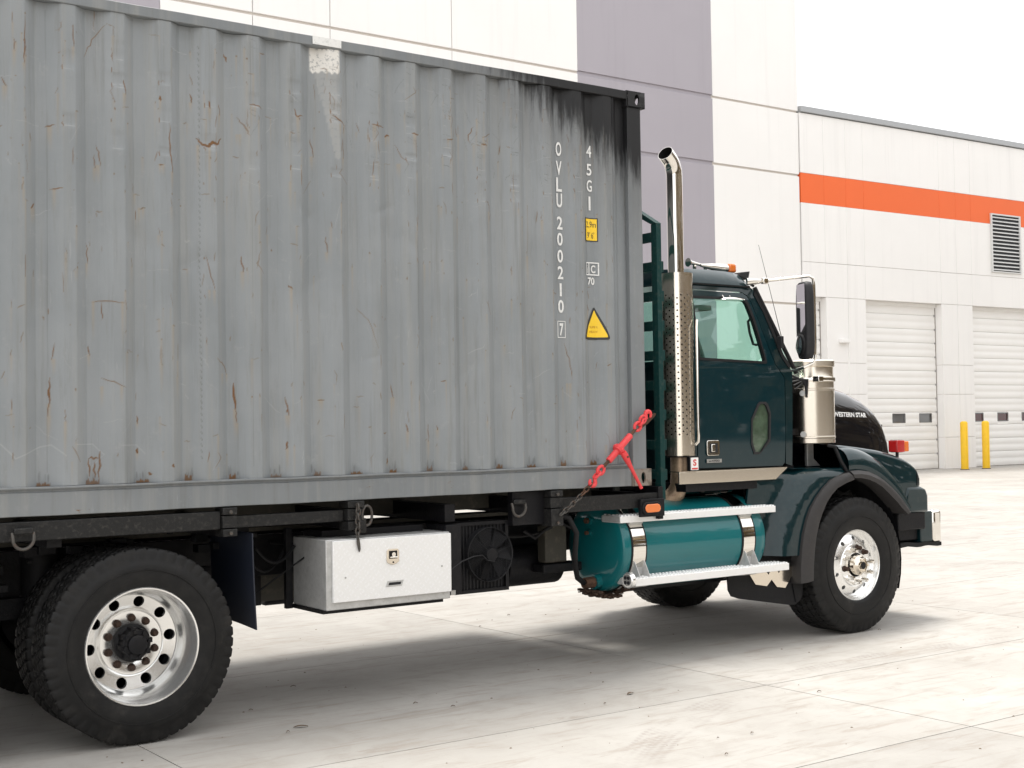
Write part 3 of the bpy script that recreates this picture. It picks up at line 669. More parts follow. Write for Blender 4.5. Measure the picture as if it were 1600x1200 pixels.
me.polygons.foreach_set('use_smooth', np.ones(len(ff), bool))
for nm, ar in (('marks', marks), ('wear', wear)):
    at = me.attributes.new(nm, 'FLOAT_COLOR', 'POINT'); at.data.foreach_set('color', ar.reshape(-1).astype(np.float32))
me.materials.append(M['cont_panel']); me.validate()
sp = bpy.data.objects.new('side_panel', me); col.objects.link(sp); sp.parent = ct; sp['label'] = 'corrugated near side sheet with rust scratches'
sp.location = (0, 0, 0)
# coarse remainder of the near side, far side, ends, roof
def corr(x0, x1, yf, name):
    xs = []
    k = math.floor((x0-T0)/PITCH)-1
    while T0+k*PITCH < x1+PITCH:
        c = T0+k*PITCH; xs += [c-.102, c-.034, c+.034, c+.102]; k += 1
    xs = [x0]+[x for x in xs if x0 < x < x1]+[x1]
    mb = MB(); mb.grid([[(x, yf(float(ydepth(x))), ZP0) for x in xs], [(x, yf(float(ydepth(x))), ZP1) for x in xs]])
    return mb.build(name, M['cont'], ct)
corr(XL+.15, XP0-.0005, lambda d: d, 'side_panel'); corr(XL+.15, -.15, lambda d: 2.44-d, 'side_panel')
mb = MB(); ys = [.12+i*.0685 for i in range(33)]
mb.grid([[(-.03-(.04 if (i//2) % 2 else 0), y, z) for i, y in enumerate(ys)] for z in (1.46, 4.12)]); mb.build('end_panel', M['cont'], ct)
for y0, y1 in ((.13, 1.21), (1.23, 2.31)): MB().box(XL+.02, XL+.06, y0, y1, 1.45, 4.1).build('rear_door', M['cont'], ct, bevel=.01)
MB().box(XL+.1, -.1, .055, 2.385, 4.168, 4.176).build('roof_sheet', M['cont'], ct)
MB().box(XL+.1, -.1, .06, 2.38, 1.43, 1.452).build('floor', M['cont'], ct)
# rails with a little wobble along their length
def rail(prof, x0, x1, name, m=M['cont'], amp=.0012, n=60):
    rs = []
    for i in range(n+1):
        x = x0+(x1-x0)*i/n; w = amp*(math.sin(x*5.1)+.6*math.sin(x*13.7+1)); rs.append([(x, p[0]+w*.7, p[1]+w) for p in prof])
    return MB().rings(rs).build(name, m, ct, bevel=.004)
rail([(.0, 4.142), (.0, 4.203), (.06, 4.203), (.06, 4.142)], XL+.178, -.178, 'top_rail')
rail([(2.38, 4.142), (2.38, 4.203), (2.44, 4.203), (2.44, 4.142)], XL+.178, -.178, 'top_rail', amp=0)
rail([(.012, ZB+.003), (.012, 1.445), (.020, 1.445), (.020, 1.462), (-.002, 1.462), (-.002, 1.475), (.075, 1.475), (.075, 1.455), (.05, 1.455), (.05, ZB+.003)], XL+.178, -.178, 'bottom_rail', amp=.0012)
rail([(2.39, ZB), (2.39, 1.47), (2.44, 1.47), (2.44, ZB)], XL+.178, -.178, 'bottom_rail', amp=0)
for x0, x1 in ((-.1, -.01), (XL+.01, XL+.1)):
    MB().box(x0, x1, .165, 2.275, ZB+.01, 1.45).build('end_sill', M['cont'], ct, bevel=.006); MB().box(x0, x1, .165, 2.275, 4.12, 4.2).build('end_header', M['cont'], ct, bevel=.006)
for k in range(9): MB().box(-.7-k*.6-.03, -.7-k*.6+.03, .06, 2.38, ZB+.02, 1.425).build('floor_crossmember', M['black'], ct)
MB().box(-.40, -.46, -.0, .02, 1.46, 1.463)
for x0, x1, sgn in ((-.168, -.022, 1), (XL+.022, XL+.168, -1)):
    for yy in (0, 2.44):
        ya, yb = (.006, .16) if yy == 0 else (2.28, 2.434)
        MB().prism([(x0, ya), (x1-.02, ya), (x1, ya+.02), (x1, yb), (x0+.03, yb), (x0, ya+.05)] if yy == 0 else [(x0, ya), (x1, ya), (x1, yb), (x0, yb)], 'z', ZB+.118, ZT-.118).build('corner_post', M['cont'], ct, bevel=.004)
def casting(xc0, xc1, y0, y1, z0, z1, m, lab=None):
    mb = MB(); xm, zm, ym = (xc0+xc1)/2, (z0+z1)/2, (y0+y1)/2
    hx, hz, hy = (xc1-xc0)/2, (z1-z0)/2, (y1-y0)/2; t = .016
    near = y0 < 1
    yo, ys_ = (y0, 1) if near else (y1, -1)
    mb.holecell(xm+(.012 if near else 0), zm, hx-.012 if False else hx, hz, .023, .041, lambda u, v, d: (min(max(u, xc0), xc1), yo+ys_*d, v), t)
    xo, xs_ = (xc1, -1) if xc1 > -1 else (xc0, 1)
    mb.holecell(ym, zm, hy, hz, .03, .038, lambda u, v, d: (xo+xs_*d, u, v), t)
    zo, zs = (z1, -1) if z1 > 3 else (z0, 1)
    mb.holecell(xm, ym, hx, hy, .05, .03, lambda u, v, d: (u, v, zo+zs*d), t)
    # inner walls (thin plates), back faces and base
    yb = y1 if near else y0; xb = xc0 if xc1 > -1 else xc1; zb = z0 if z1 > 3 else z1
    mb.box(min(xc0, xc1), max(xc0, xc1), yb-.005, yb+.001, z0, z1); mb.box(xb-.001, xb+.005, y0, y1, z0, z1); mb.box(xc0, xc1, y0, y1, zb-.001, zb+.005)
    return mb.build('corner_casting', m, ct, bevel=.0)
casting(-.178, 0, -.002, .160, ZT-.118, ZT, M['cont']); casting(-.178, 0, -.002, .160, ZB, ZB+.118, M['cast_rust'])
casting(-.178, 0, 2.28, 2.442, ZT-.118, ZT, M['cont']); casting(-.178, 0, 2.28, 2.442, ZB, ZB+.118, M['cast_rust'])
for yy in ((-.002, .16), (2.28, 2.442)):
    casting(XL, XL+.178, *yy, ZT-.118, ZT, M['cont']); casting(XL, XL+.178, *yy, ZB, ZB+.118, M['cast_rust'])
# white patch on the top rail
MB().box(-2.735, -2.535, -.0072, -.004, 4.150, 4.200).build('paint_patch', M['letter_white'], ct)
# lettering, one mark per glyph column
ptr = lambda u, v: (u, float(ydepth(u))-.0022, v)
zl = [3.715, 3.58, 3.462, 3.350, 3.190, 3.075, 2.955, 2.838, 2.717, 2.600]
for ch, z in zip('OVLU200210', zl):
    mb = MB(); w = .050 if ch != '1' else .018
    text_on(mb, ch, (-.778, z), w, .100 if z > 3.3 else .092, lambda u, v: (u, .0465, v), bold=.022)
    mb.build('letter', M['letter_white'], ct)
mb = MB(); text_on(mb, '7', (-.776, 2.437), .034, .088, lambda u, v: (u, .0465, v), bold=.03); mb.build('letter', M['letter_white'], ct)
def frame_rect(mb, x0, x1, z0, z1, t, y, f=None):
    y_ = f or (lambda x: y)
    for a, b, c, d in ((x0, x1, z0, z0+t), (x0, x1, z1-t, z1), (x0, x0+t, z0+t, z1-t), (x1-t, x1, z0+t, z1-t)):
        mb.add([(a, y_(a), c), (b, y_(b), c), (b, y_(b), d), (a, y_(a), d)], [(0, 1, 2, 3)])
mb = MB(); frame_rect(mb, -.811, -.741, 2.378, 2.497, .005, .0465); mb.build('check_digit_box', M['letter_white'], ct)
for ch, z, w in (('4', 3.727, .045), ('5', 3.595, .045), ('G', 3.478, .048), ('1', 3.352, .018)):
    mb = MB(); text_on(mb, ch, (-.503, z), w, .085 if ch != '1' else .1, lambda u, v: (u, .0465, v), bold=.016)
    mb.build('letter', M['letter_white'], ct)
def decal(poly, yo, name, m, f=lambda x: float(ydepth(x))):
    vs, fs = plate(poly, [], lambda u, v, d: (u, f(u)-yo+d, v), .0006, .012); return MB().add(vs, fs).build(name, m, ct)
decal([(-.553, 3.078), (-.440, 3.078), (-.440, 3.247), (-.553, 3.247)], .0036, 'height_sticker', M['stick_black'])
hs = decal([(-.546, 3.085), (-.447, 3.085), (-.447, 3.240), (-.546, 3.240)], .0048, 'height_sticker_face', M['stick_yellow'])
mb = MB(); text_on(mb, '2,9m', (-.496, 3.197), .085, .050, lambda u, v: (u, float(ydepth(u))-.0060, v), bold=.0)
text_on(mb, "9' 6\"", (-.496, 3.122), .070, .046, lambda u, v: (u, float(ydepth(u))-.0060, v)); mb.build('sticker_print', M['stick_black'], ct)
mb = MB(); fy = lambda x: float(ydepth(x))-.0045
frame_rect(mb, -.553, -.437, 2.832, 2.926, .008, 0, fy)
mb.add([(x, fy(x), z) for x, z in ((-.522, 2.838), (-.514, 2.838), (-.514, 2.92), (-.522, 2.92))], [(0, 1, 2, 3)])
text_on(mb, 'i', (-.535, 2.879), .010, .06, lambda u, v: (u, fy(u), v), bold=.01); text_on(mb, 'C', (-.480, 2.879), .040, .058, lambda u, v: (u, fy(u), v), bold=.03)
text_on(mb, '70', (-.500, 2.792), .062, .055, lambda u, v: (u, fy(u), v), bold=.03); mb.build('stencil_code', M['letter_white'], ct)
def rtri(cx, z0, hw, h, r):
    pts = [(cx-hw, z0), (cx+hw, z0), (cx, z0+h)]; out = []
    for i in range(3):
        p = Vector(pts[i]); a = (Vector(pts[i-1])-p).normalized(); b = (Vector(pts[(i+1) % 3])-p).normalized()
        q0, q1 = p+a*r, p+b*r
        for t in (0, .33, .66, 1): out.append(tuple((1-t)**2*q0+2*t*(1-t)*p+t*t*q1))
    return out
decal(rtri(-.477, 2.372, .118, .245, .03), .0036, 'warning_sticker', M['stick_black']); decal(rtri(-.477, 2.389, .092, .198, .012), .0048, 'warning_sticker_face', M['stick_yellow'])
mb = MB(); text_on(mb, 'SUPER', (-.487, 2.462), .07, .016, lambda u, v: (u, float(ydepth(u))-.0060, v)); text_on(mb, 'HEAVY', (-.487, 2.428), .07, .016, lambda u, v: (u, float(ydepth(u))-.0060, v)); mb.build('sticker_print', M['stick_amber'], ct)
# ------------------------------------------------------------------ truck
tk = empty('truck', (-.8, 1.22, 0), 'dark teal day-cab truck carrying the grey container, chrome exhaust stack behind the cab', 'truck')
def mirrory(pts): return [(x, 2.44-y, z) for x, y, z in pts]
# --- wheels
def tyre_geo(Rt, rb, w, lugs, y0=0.0, bulge=.0):
    """outer sidewall at y=y0; returns MB in local coords about the axle"""
    st = 6; n = lugs*st
    side = [(rb, .030), (rb+.012, .014), (rb+.03, .010), (rb+.05, .004), (rb+.075, .001), (rb+.105, .0), (rb+.109, .0005), (rb+.111, -.004), (rb+.115, -.004), (rb+.117, .0005), (Rt-.085, .002), (Rt-.080, .006), (Rt-.055, .010)]
    sh = [(Rt-.040, .014), (Rt-.022, .018), (Rt-.008, .023)]
    tw0, tw1 = .030, w-.030
    k = 5; grv = .0065; tread = []
    wr = (tw1-tw0)/k
    for i in range(k):
        a = tw0+i*wr; b = a+wr
        tread += [(Rt, a+(grv if i else 0), i, 0), (Rt, (a+b)/2, i, 0), (Rt, b-(grv if i < k-1 else 0), i, 0)]
        if i < k-1: tread += [(Rt-.015, b-grv+.002, i, 1), (Rt-.015, b+grv-.002, i, 1)]
    prof = [(r, y, -1, 0) for r, y in side]+[(r, y, -2, 0) for r, y in sh]+tread+[(r, w-y, -2, 0) for r, y in reversed(sh)]+[(r, w-y, -1, 0) for r, y in reversed(side)]
    rs = []
    for r, y, kind, g in prof:
        ring = []
        for j in range(n):
            ph = j % st; rr = r; q = 2*PI*j/n
            if kind == -2 and ph in (0, 1): rr = r-.013
            elif kind >= 0 and not g:
                off = (kind*2) % st; lug = j//st
                if (ph-off) % st == 0: rr = r-.011
            yy = y
            if kind >= 0 and g == 1: yy = y+.004*math.sin(q*lugs)
            if kind == -1 and r == Rt-.055 and ph in (0, 1): rr = r-.004
            ring.append((rr*math.cos(q), y0+yy, rr*math.sin(q)))
        rs.append(ring)
    m = MB(); m.rings(rs, True, False, False); return m
def flatten(m, Rt):
    m.v = [(x, y, max(z, -Rt+.012)) if z < -Rt+.03 else (x, y, z) for x, y, z in m.v]; return m
def loc_build(mb, c, *a, **k):
    mb.v = [(x+c[0], y+c[1], z+c[2]) for x, y, z in mb.v]; return mb.build(*a, at=c, **k)
def holed_disc(mb, r1, r2, rh, hole, nh, y, depth, phase=0.0, nn=16, wall=None):
    """annulus r1..r2 with nh round holes of radius hole at radius rh; y may be a function of r"""
    yf = y if callable(y) else (lambda r: y)
    for k in range(nh):
        a0 = 2*PI*k/nh+phase; ha = PI/nh
        hc = (rh*math.cos(a0), rh*math.sin(a0)); o = []
        for q in range(nn):
            t = 2*PI*(q+.5)/nn; d = (math.cos(t+a0), math.sin(t+a0)); lo, hi = hole, 2.0
            for _ in range(30):
                mid = (lo+hi)/2; p = (hc[0]+d[0]*mid, hc[1]+d[1]*mid); rr = math.hypot(*p); an = (math.atan2(p[1], p[0])-a0+PI) % (2*PI)-PI
                if r1 <= rr <= r2 and abs(an) <= ha: lo = mid
                else: hi = mid
            o.append(((hc[0]+d[0]*lo, hc[1]+d[1]*lo), (hc[0]+d[0]*hole, hc[1]+d[1]*hole)))
        vs = []; 
        P3 = lambda p, dd=0: (p[0], yf(math.hypot(*p))+dd, p[1])
        vs = [P3(a) for a, b in o]+[P3(b) for a, b in o]+[P3(b, depth) for a, b in o]
        corners = []; fs = []
        cs = [(r, a0+s*ha) for r in (r1, r2) for s in (-1, 1)]
        for r, an in cs: vs.append(P3((r*math.cos(an), r*math.sin(an))))
        def cid(p, q):
            # find corner lying between the two boundary points' directions
            A = math.atan2(p[1]-hc[1], p[0]-hc[0]); B = math.atan2(q[1]-hc[1], q[0]-hc[0]); dAB = (B-A+PI) % (2*PI)-PI
            for i, (r, an) in enumerate(cs):
                c_ = (r*math.cos(an), r*math.sin(an)); Cc = math.atan2(c_[1]-hc[1], c_[0]-hc[0]); dd = (Cc-A+PI) % (2*PI)-PI
                if 0 < dd < dAB: return 3*nn+i
            return None
        for q in range(nn):
            j = (q+1) % nn; c_ = cid(o[q][0], o[j][0])
            fs.append((q, c_, j, nn+j, nn+q) if c_ is not None else (q, j, nn+j, nn+q)); fs.append((nn+q, nn+j, 2*nn+j, 2*nn+q))
        mb.add(vs, fs)
def front_wheel(c, s=1):
    R0 = .562
    w = MB().lathe([(.307, .052), (.309, .034), (.302, .026), (.295, .032), (.289, .05), (.284, .080), (.272, .092), (.258, .082)], (0, 0, 0), 'y', 64)
    holed_disc(w, .180, .258, .222, .0175, 10, lambda r: .052+.030*((r-.180)/.078)**1.2, .03, PI/10)
    w.lathe([(.180, .052), (.174, .046), (.12, .042), (.10, .042)], (0, 0, 0), 'y', 64)
    w.lathe([(.28, .09), (.28, .36), (.24, .37)], (0, 0, 0), 'y', 40)
    if s < 0: w.v = [(x, -y, z) for x, y, z in w.v]
    wh_ = loc_build(w, c, 'wheel', M['alu'], tk, label='front wheel with polished disc and long chrome nut covers' if s > 0 else None)
    t = flatten(tyre_geo(R0, .292, .40, 50), R0)
    if s < 0: t.v = [(x, -y, z) for x, y, z in t.v]
    loc_build(t, c, 'tyre', M['tyre'], wh_, sharp=50)
    h = MB().lathe([(.086, .045), (.082, .0), (.074, -.006), (.066, -.012), (.060, -.030), (.055, -.034), (.05, -.036)], (0, 0, 0), 'y', 40)
    h.lathe([(.05, -.036), (.048, -.026), (.030, -.026), (.026, -.034), (.0, -.034)], (0, 0, 0), 'y', 32)
    for k in range(6): q = PI/3*k; h.cyl((.058*math.cos(q), -.033, .058*math.sin(q)), (.058*math.cos(q), -.042, .058*math.sin(q)), .008, n=6)
    if s < 0: h.v = [(x, -y, z) for x, y, z in h.v]
    loc_build(h, c, 'hub', M['stainless'], wh_)
    loc_build(MB().cyl((0, -s*.0345, 0), (0, -s*.0385, 0), .031), c, 'hub_cap_window', M['rubber'], wh_)
    for k in range(10):
        q = 2*PI*k/10+.16; px, pz = .1425*math.cos(q), .1425*math.sin(q)
        rusty = k in (2, 5, 1)
        n = MB().lathe([(.026, .046), (.026, .040), (.019, .034), (.018, -.012 if not rusty else .008), (.014, -.026 if not rusty else .0), (.0, -.030 if not rusty else -.003)], (px, 0, pz), 'y', 12)
        if s < 0: n.v = [(x, -y, z) for x, y, z in n.v]
        loc_build(n, c, 'lug_nut', M['nut_rust'] if rusty else M['chrome'], wh_, label='rusty bare nut' if rusty else None)
def rear_wheel(c, s=1, full=True):
    R0 = .552
    w = MB().lathe([(.332, .040), (.335, .014), (.330, .006), (.322, .008), (.315, .022), (.312, .045), (.305, .055), (.303, .085), (.294, .10), (.291, .165), (.283, .185), (.279, .205), (.272, .212)], (0, 0, 0), 'y', 72)
    holed_disc(w, .196, .272, .236, .032, 10, lambda r: .214+.020*((.272-r)/.08), .025, .09)
    w.lathe([(.196, .234), (.193, .206), (.184, .200), (.182, .204), (.120, .206), (.105, .216), (.09, .216)], (0, 0, 0), 'y', 72)
    if s < 0: w.v = [(x, -y, z) for x, y, z in w.v]
    wh_ = loc_build(w, c, 'wheel', M['alu'], tk, label='rear dual wheel with deep dished polished rim and rusty nuts' if s > 0 else None)
    t = flatten(tyre_geo(R0, .318, .275, 54), R0)
    if s < 0: t.v = [(x, -y, z) for x, y, z in t.v]
    loc_build(t, c, 'tyre', M['tyre'], wh_, sharp=50)
    t = flatten(tyre_geo(R0, .318, .275, 54, .33), R0)
    if s < 0: t.v = [(x, -y, z) for x, y, z in t.v]
    loc_build(t, c, 'tyre', M['tyre'], wh_, sharp=50)
    b = MB().lathe([(.31, .345), (.29, .36), (.285, .56), (.0, .56)], (0, 0, 0), 'y', 32)
    if s < 0: b.v = [(x, -y, z) for x, y, z in b.v]
    loc_build(b, c, 'inner_rim', M['black'], wh_)
    if not full: return
    h = MB().lathe([(.112, .218), (.108, .19), (.086, .182), (.082, .165), (.082, .118), (.076, .112), (.058, .110), (.054, .096), (.047, .092), (.0, .092)], (0, 0, 0), 'y', 40)
    for k in range(8):
        q = 2*PI*k/8+.2; h.cyl((.072*math.cos(q), .114, .072*math.sin(q)), (.072*math.cos(q), .097, .072*math.sin(q)), .011, n=8); h.box(.082*math.cos(q)-.014, .082*math.cos(q)+.014, .12, .19, .082*math.sin(q)-.014, .082*math.sin(q)+.014)
    if s < 0: h.v = [(x, -y, z) for x, y, z in h.v]
    loc_build(h, c, 'hub', M['black'], wh_)
    for k in range(10):
        q = 2*PI*k/10+.31; px, pz = .1425*math.cos(q), .1425*math.sin(q)
        n = MB().lathe([(.024, .209), (.024, .203), (.019, .200), (.019, .180), (.013, .174), (.0, .173)], (px, 0, pz), 'y', 10)
        if s < 0: n.v = [(x, -y, z) for x, y, z in n.v]
        loc_build(n, c, 'lug_nut', M['nut_rust'], wh_)
FX, RX, RX2 = 2.285, -3.832, -5.20
front_wheel((FX, -.005, .562), 1); front_wheel((FX, 2.445, .562), -1)
rear_wheel((RX, 0, .552), 1); rear_wheel((RX2, 0, .552), 1); rear_wheel((RX, 2.44, .552), -1, False); rear_wheel((RX2, 2.44, .552), -1, False)

# --- chassis
for y in (.80, 1.58):
    MB().box(-6.2, 3.2, y, y+.06, .80, 1.07).build('frame_rail', M['black'], tk, bevel=.004)
    MB().box(-6.0, .35, y-.03, y+.09, 1.16, 1.30).build('subframe_rail', M['olive'], tk, bevel=.004)
    MB().box(-6.0, .3, y-.06, y+.12, 1.10, 1.125).build('subframe_flange', M['olive'], tk)
for x in (-5.9, -4.5, -3.2, -2.9, -2.0, -1.2, -.5, .2, 1.2, 2.6): MB().box(x-.05, x+.05, .86, 1.58, .85, 1.02).build('crossmember', M['black'], tk)
for x in (-5.4, -4.3, -3.3, -2.46, -1.7, -.88, .1): MB().box(x-.04, x+.04, .10, 2.34, 1.135, 1.25).build('outrigger', M['black'], tk)
for x in (RX, RX2): MB().tube([(x, .2, .552), (x, .8, .552), (x, 1.0, .56), (x, 1.22, .58), (x, 1.45, .56), (x, 1.7, .552), (x, 2.24, .552)], [.075, .08, .14, .21, .14, .08, .075], 16).build('axle', M['black'], tk)
MB().tube([(FX, .3, .54), (FX, .6, .50), (FX, 1.22, .48), (FX, 1.84, .50), (FX, 2.1, .54)], .055, 10).build('axle', M['black'], tk)
MB().cyl((RX+.1, 1.22, .60), (-.6, 1.22, .78), .06).build('driveshaft', M['black'], tk)
MB().cyl((-.6, 1.22, .78), (1.0, 1.22, .86), .07).build('driveshaft', M['black'], tk)
MB().tube([(.9, 1.22, .86), (1.1, 1.22, .88), (1.3, 1.22, .9), (1.9, 1.22, .95), (3.0, 1.22, 1.0)], [.12, .22, .26, .32, .30], 14).build('gearbox_and_engine', M['black'], tk)
for x in (RX, RX2):
    MB().box(x-.65, x+.65, .70, .78, .68, .80).build('spring_pack', M['black'], tk); MB().cyl((x-.35, .78, .65), (x-.35, .78, 1.05), .11).build('air_spring', M['rubber'], tk)
for k, (x, y, z) in enumerate([(-.55, 1.1, .72), (-2.2, 1.3, .66), (-1.05, .95, .70)]): MB().cyl((x-.3, y, z), (x+.3, y, z), .13).build('air_tank', M['black'], tk, bevel=.02)
MB().box(-2.95, -1.75, .86, .90, .62, 1.02).build('chassis_panel', M['olive'], tk)
MB().box(-3.08, -2.72, .84, .86, .60, .80).build('chassis_bracket', M['black'], tk)
# drooping lines between the rails
for (a, b, sag, y) in ((-2.95, -2.68, .10, .42), (-3.0, -2.7, .16, .5), (-1.2, -.62, .05, .4), (-1.4, .2, .07, .7), (-2.7, -1.2, .05, .75)):
    MB().tube([(a+(b-a)*t, y, 1.02-sag*4*t*(1-t)) for t in [i/12 for i in range(13)]], .010, 6).build('hose', M['rubber'], tk)
MB().tube([(-2.99, .5, .68), (-2.85, .42, .80), (-2.66, .30, .96)], .006, 6).build('cable', M['rubber'], tk)
MB().tube([(-3.15, .55, .95), (-3.0, .50, .98), (-2.95, .48, .84), (-2.98, .5, .70)], .012, 6).build('hose', M['rubber'], tk)
# fittings seen between the bars
mbx = MB()
for _ in range(60):
    x = random.uniform(-5.0, -2.9); y = random.uniform(.45, .75); z = random.uniform(.8, 1.15); s_ = random.uniform(.012, .05)
    mbx.box(x-s_, x+s_, y-s_, y+s_, z-s_*.6, z+s_*.6)
mbx.build('valve_blocks', M['black'], tk, bevel=.003, kind='stuff')
# --- side bars, brackets, rings
MB().box(-6.0, -3.356, .02, .10, 1.183, 1.290).build('side_bar', M['blackbar'], tk, bevel=.006)
MB().box(-3.262, -2.525, .05, .11, 1.185, 1.256).build('side_bar', M['blackbar'], tk, bevel=.004)
MB().box(-.82, .10, .03, .10, 1.150, 1.256).build('side_bar', M['blackbar'], tk, bevel=.005)
MB().box(.085, .13, .02, .30, 1.06, 1.30).build('bar_end_plate', M['black'], tk, bevel=.003)
def bracket(x0, x1, z0):
    b = MB().box(x0, x1, -.005, .12, 1.268, 1.310).build('stake_bracket', M['blackbar'], tk, bevel=.004)
    MB().box(x0, x1, .002, .11, 1.19, 1.262).build('bracket_plate', M['blackbar'], b, bevel=.003)
    MB().box(x0, x1, -.005, .12, z0, 1.184).build('bracket_plate', M['blackbar'], b, bevel=.004)
    for z in (1.285, z0+.02): MB().cyl(((x0+x1)/2, -.006, z), ((x0+x1)/2, -.018, z), .012, n=6).build('bolt', M['chain'], b)
bracket(-3.352, -3.262, 1.14); bracket(-2.521, -2.405, 1.13); bracket(-.93, -.825, 1.065)
MB().box(-2.44, -2.39, .0, .10, 1.11, 1.20).build('bracket_plate', M['blackbar'], tk, bevel=.003)
MB().box(-1.20, -.93, .08, .14, 1.08, 1.31).build('gusset_plate', M['black'], tk, bevel=.003)
for (x, z, s_) in ((-4.50, 1.205, 1), (-1.165, 1.205, 1)):
    y = -.012 if x < -4 else .06
    pts = [(x+.055*math.cos(q)*s_, y-.012+.008*math.sin(q), z-.058*math.sin(q)-.002) for q in [PI*i/14 for i in range(15)]]
    d = MB().tube([(x+.055, y, z+.03)]+pts+[(x-.055, y, z+.03)], .0095, 8).build('tie_down_ring', M['chain'], tk)
    MB().box(x-.05, x+.05, y-.02, y+.012, z+.022, z+.055).build('ring_clip', M['blackbar'], d, bevel=.006)
MB().torus((-2.375, .02, 1.215), (1, .3, 0), (0, 0, 1), .045, .062, .009).build('tie_down_ring', M['chain'], tk)
# --- rear mud flap in front of the drive wheels
vs, fs = plate([(0.0, .575), (.62, .60), (.62, 1.15), (0.0, 1.15)], [], lambda u, v, d: (-3.165+.05*(1.15-v)**1.5+d+.012*math.sin(u*5), u+.01, v), .008, .1)
MB().add(vs, fs).build('mud_flap', mat('blueblack_rubber', (.012, .016, .028), .5), tk)
# --- tool box
tb = MB().box(-2.672, -1.762, .012, .46, .642, 1.078).build('tool_box', M['alu_dull'], tk, bevel=.006, label='diamond-plate aluminium tool box hung under the bed')
tread = newmat('diamond_plate'); tread.b.inputs['Metallic'].default_value = .25; tread.b.inputs['Base Color'].default_value = (.88, .88, .87, 1); tread.b.inputs['Roughness'].default_value = .42
dpos = tread.n('ShaderNodeTexCoord').outputs['Object']
def diag(rot, off):
    mv = tread.mapv(dpos, (1, 1, 1), (0, rot, 0)); sp_ = tread.n('ShaderNodeSeparateXYZ'); tread.l(mv, sp_.inputs[0])
    a = tread.math('SINE', tread.math('MULTIPLY', tread.math('ADD', sp_.outputs[0], off), 2*PI/.026)); b = tread.math('SINE', tread.math('MULTIPLY', tread.math('ADD', sp_.outputs[2], off), 2*PI/.052))
    return tread.ramp(tread.math('ADD', a, b), 1.25, 1.6)
hh = tread.math('MAXIMUM', diag(R(45), 0), diag(R(-45), .017))
bp = tread.n('ShaderNodeBump'); bp.inputs['Strength'].default_value = .35; bp.inputs['Distance'].default_value = .002; tread.l(hh, bp.inputs['Height']); tread.l(bp.outputs[0], tread.b.inputs['Normal'])
tread.l(tread.mix(hh, (.84, .84, .83), (.88, .88, .88)), tread.b.inputs['Base Color'])
MB().box(-2.634, -1.765, -.010, .0105, .690, 1.070).build('lid', tread.m, tb, bevel=.003)
lp = MB().prism([(-2.255+a, b) for a, b in ((0, .915), (.015, .905), (.045, .895), (.075, .905), (.09, .915), (.09, .985), (.08, .997), (.01, .997), (0, .985))], 'y', -.0105, -.018).build('latch_plate', M['stainless'], tb, bevel=.002)
mb = MB(); mb.box(-2.240, -2.180, -.0188, -.0182, .935, .985); mb.build('latch_recess', M['soot_and_shade'], tb)
MB().tube([(-2.232, -.020, .945), (-2.232, -.030, .945), (-2.188, -.030, .945), (-2.188, -.020, .945)], .005, 8).build('latch_handle', M['chrome'], tb)
MB().cyl((-2.21, -.019, .962), (-2.21, -.028, .962), .014).build('lock_barrel', M['chrome'], tb); MB().cyl((-2.209, -.0185, .912), (-2.209, -.0195, .912), .006, n=12).build('keyhole', M['soot_and_shade'], tb)
MB().prism([(-2.265, .758), (-2.145, .758), (-2.13, .795), (-2.25, .795)], 'y', -.0105, -.013).build('maker_plate', M['alu_dull'], tb, bevel=.001)
MB().prism([(-2.245, .768), (-2.155, .768), (-2.148, .785), (-2.238, .785)], 'y', -.0131, -.0137).build('plate_print', M['plastic'], tb)
for x, z in ((-2.55, .84), (-1.84, .86)): MB().cyl((x, -.0105, z), (x, -.0135, z), .006, n=8).build('rivet', M['galv'], tb)
MB().box(-2.68, -1.80, .04, .50, .620, .6415).build('support_tray', M['black'], tb); MB().box(-2.72, -2.674, .462, .50, .615, 1.13).build('hanger', M['black'], tb, bevel=.003)
MB().box(-2.60, -1.85, .2, .46, 1.0785, 1.12).build('hanger', M['black'], tb)
# --- oil cooler with fan
oc = MB().box(-1.765, -1.645, .05, .30, .655, 1.118).build('oil_cooler', M['black'], tk, bevel=.004, label='black oil cooler with round fan guard')
MB().box(-1.64, -1.20, .16, .30, .64, 1.118).build('cooler_core', M['black'], oc)
for k in range(15): x = -1.625+k*.029; MB().tube([(x, .155-.03*math.exp(-((k)/3)), z) for z in (.66, .88, 1.1)], .004, 5).build('fin', M['plastic'], oc)
MB().box(-1.642, -1.20, .135, .158, 1.095, 1.118).build('shroud_edge', M['black'], oc); MB().box(-1.642, -1.20, .135, .158, .64, .663).build('shroud_edge', M['black'], oc); MB().box(-1.225, -1.20, .135, .158, .663, 1.095).build('shroud_edge', M['black'], oc)
fc = Vector((-1.375, .10, .895))
MB().lathe([(.185, .055), (.185, .0), (.180, 0), (.18, .055)], fc, 'y', 48).build('fan_ring', M['plastic'], oc)
g_ = MB()
for k in range(1, 15): g_.torus(fc+Vector((0, -.004-.012*math.cos(k/15*1.4), 0)), (1, 0, 0), (0, 0, 1), .045+k*.0098, .045+k*.0098, .0016, 36, 4)
for k in range(6):
    q = PI/3*k+.3; g_.tube([fc+Vector((.05*math.cos(q), -.016, .05*math.sin(q))), fc+Vector((.185*math.cos(q), -.004, .185*math.sin(q)))], .003, 5)
g_.build('fan_guard', M['black'], oc)
MB().lathe([(.0, -.022), (.044, -.022), (.050, -.014), (.050, .02)], fc, 'y', 28).build('fan_hub', M['black'], oc)
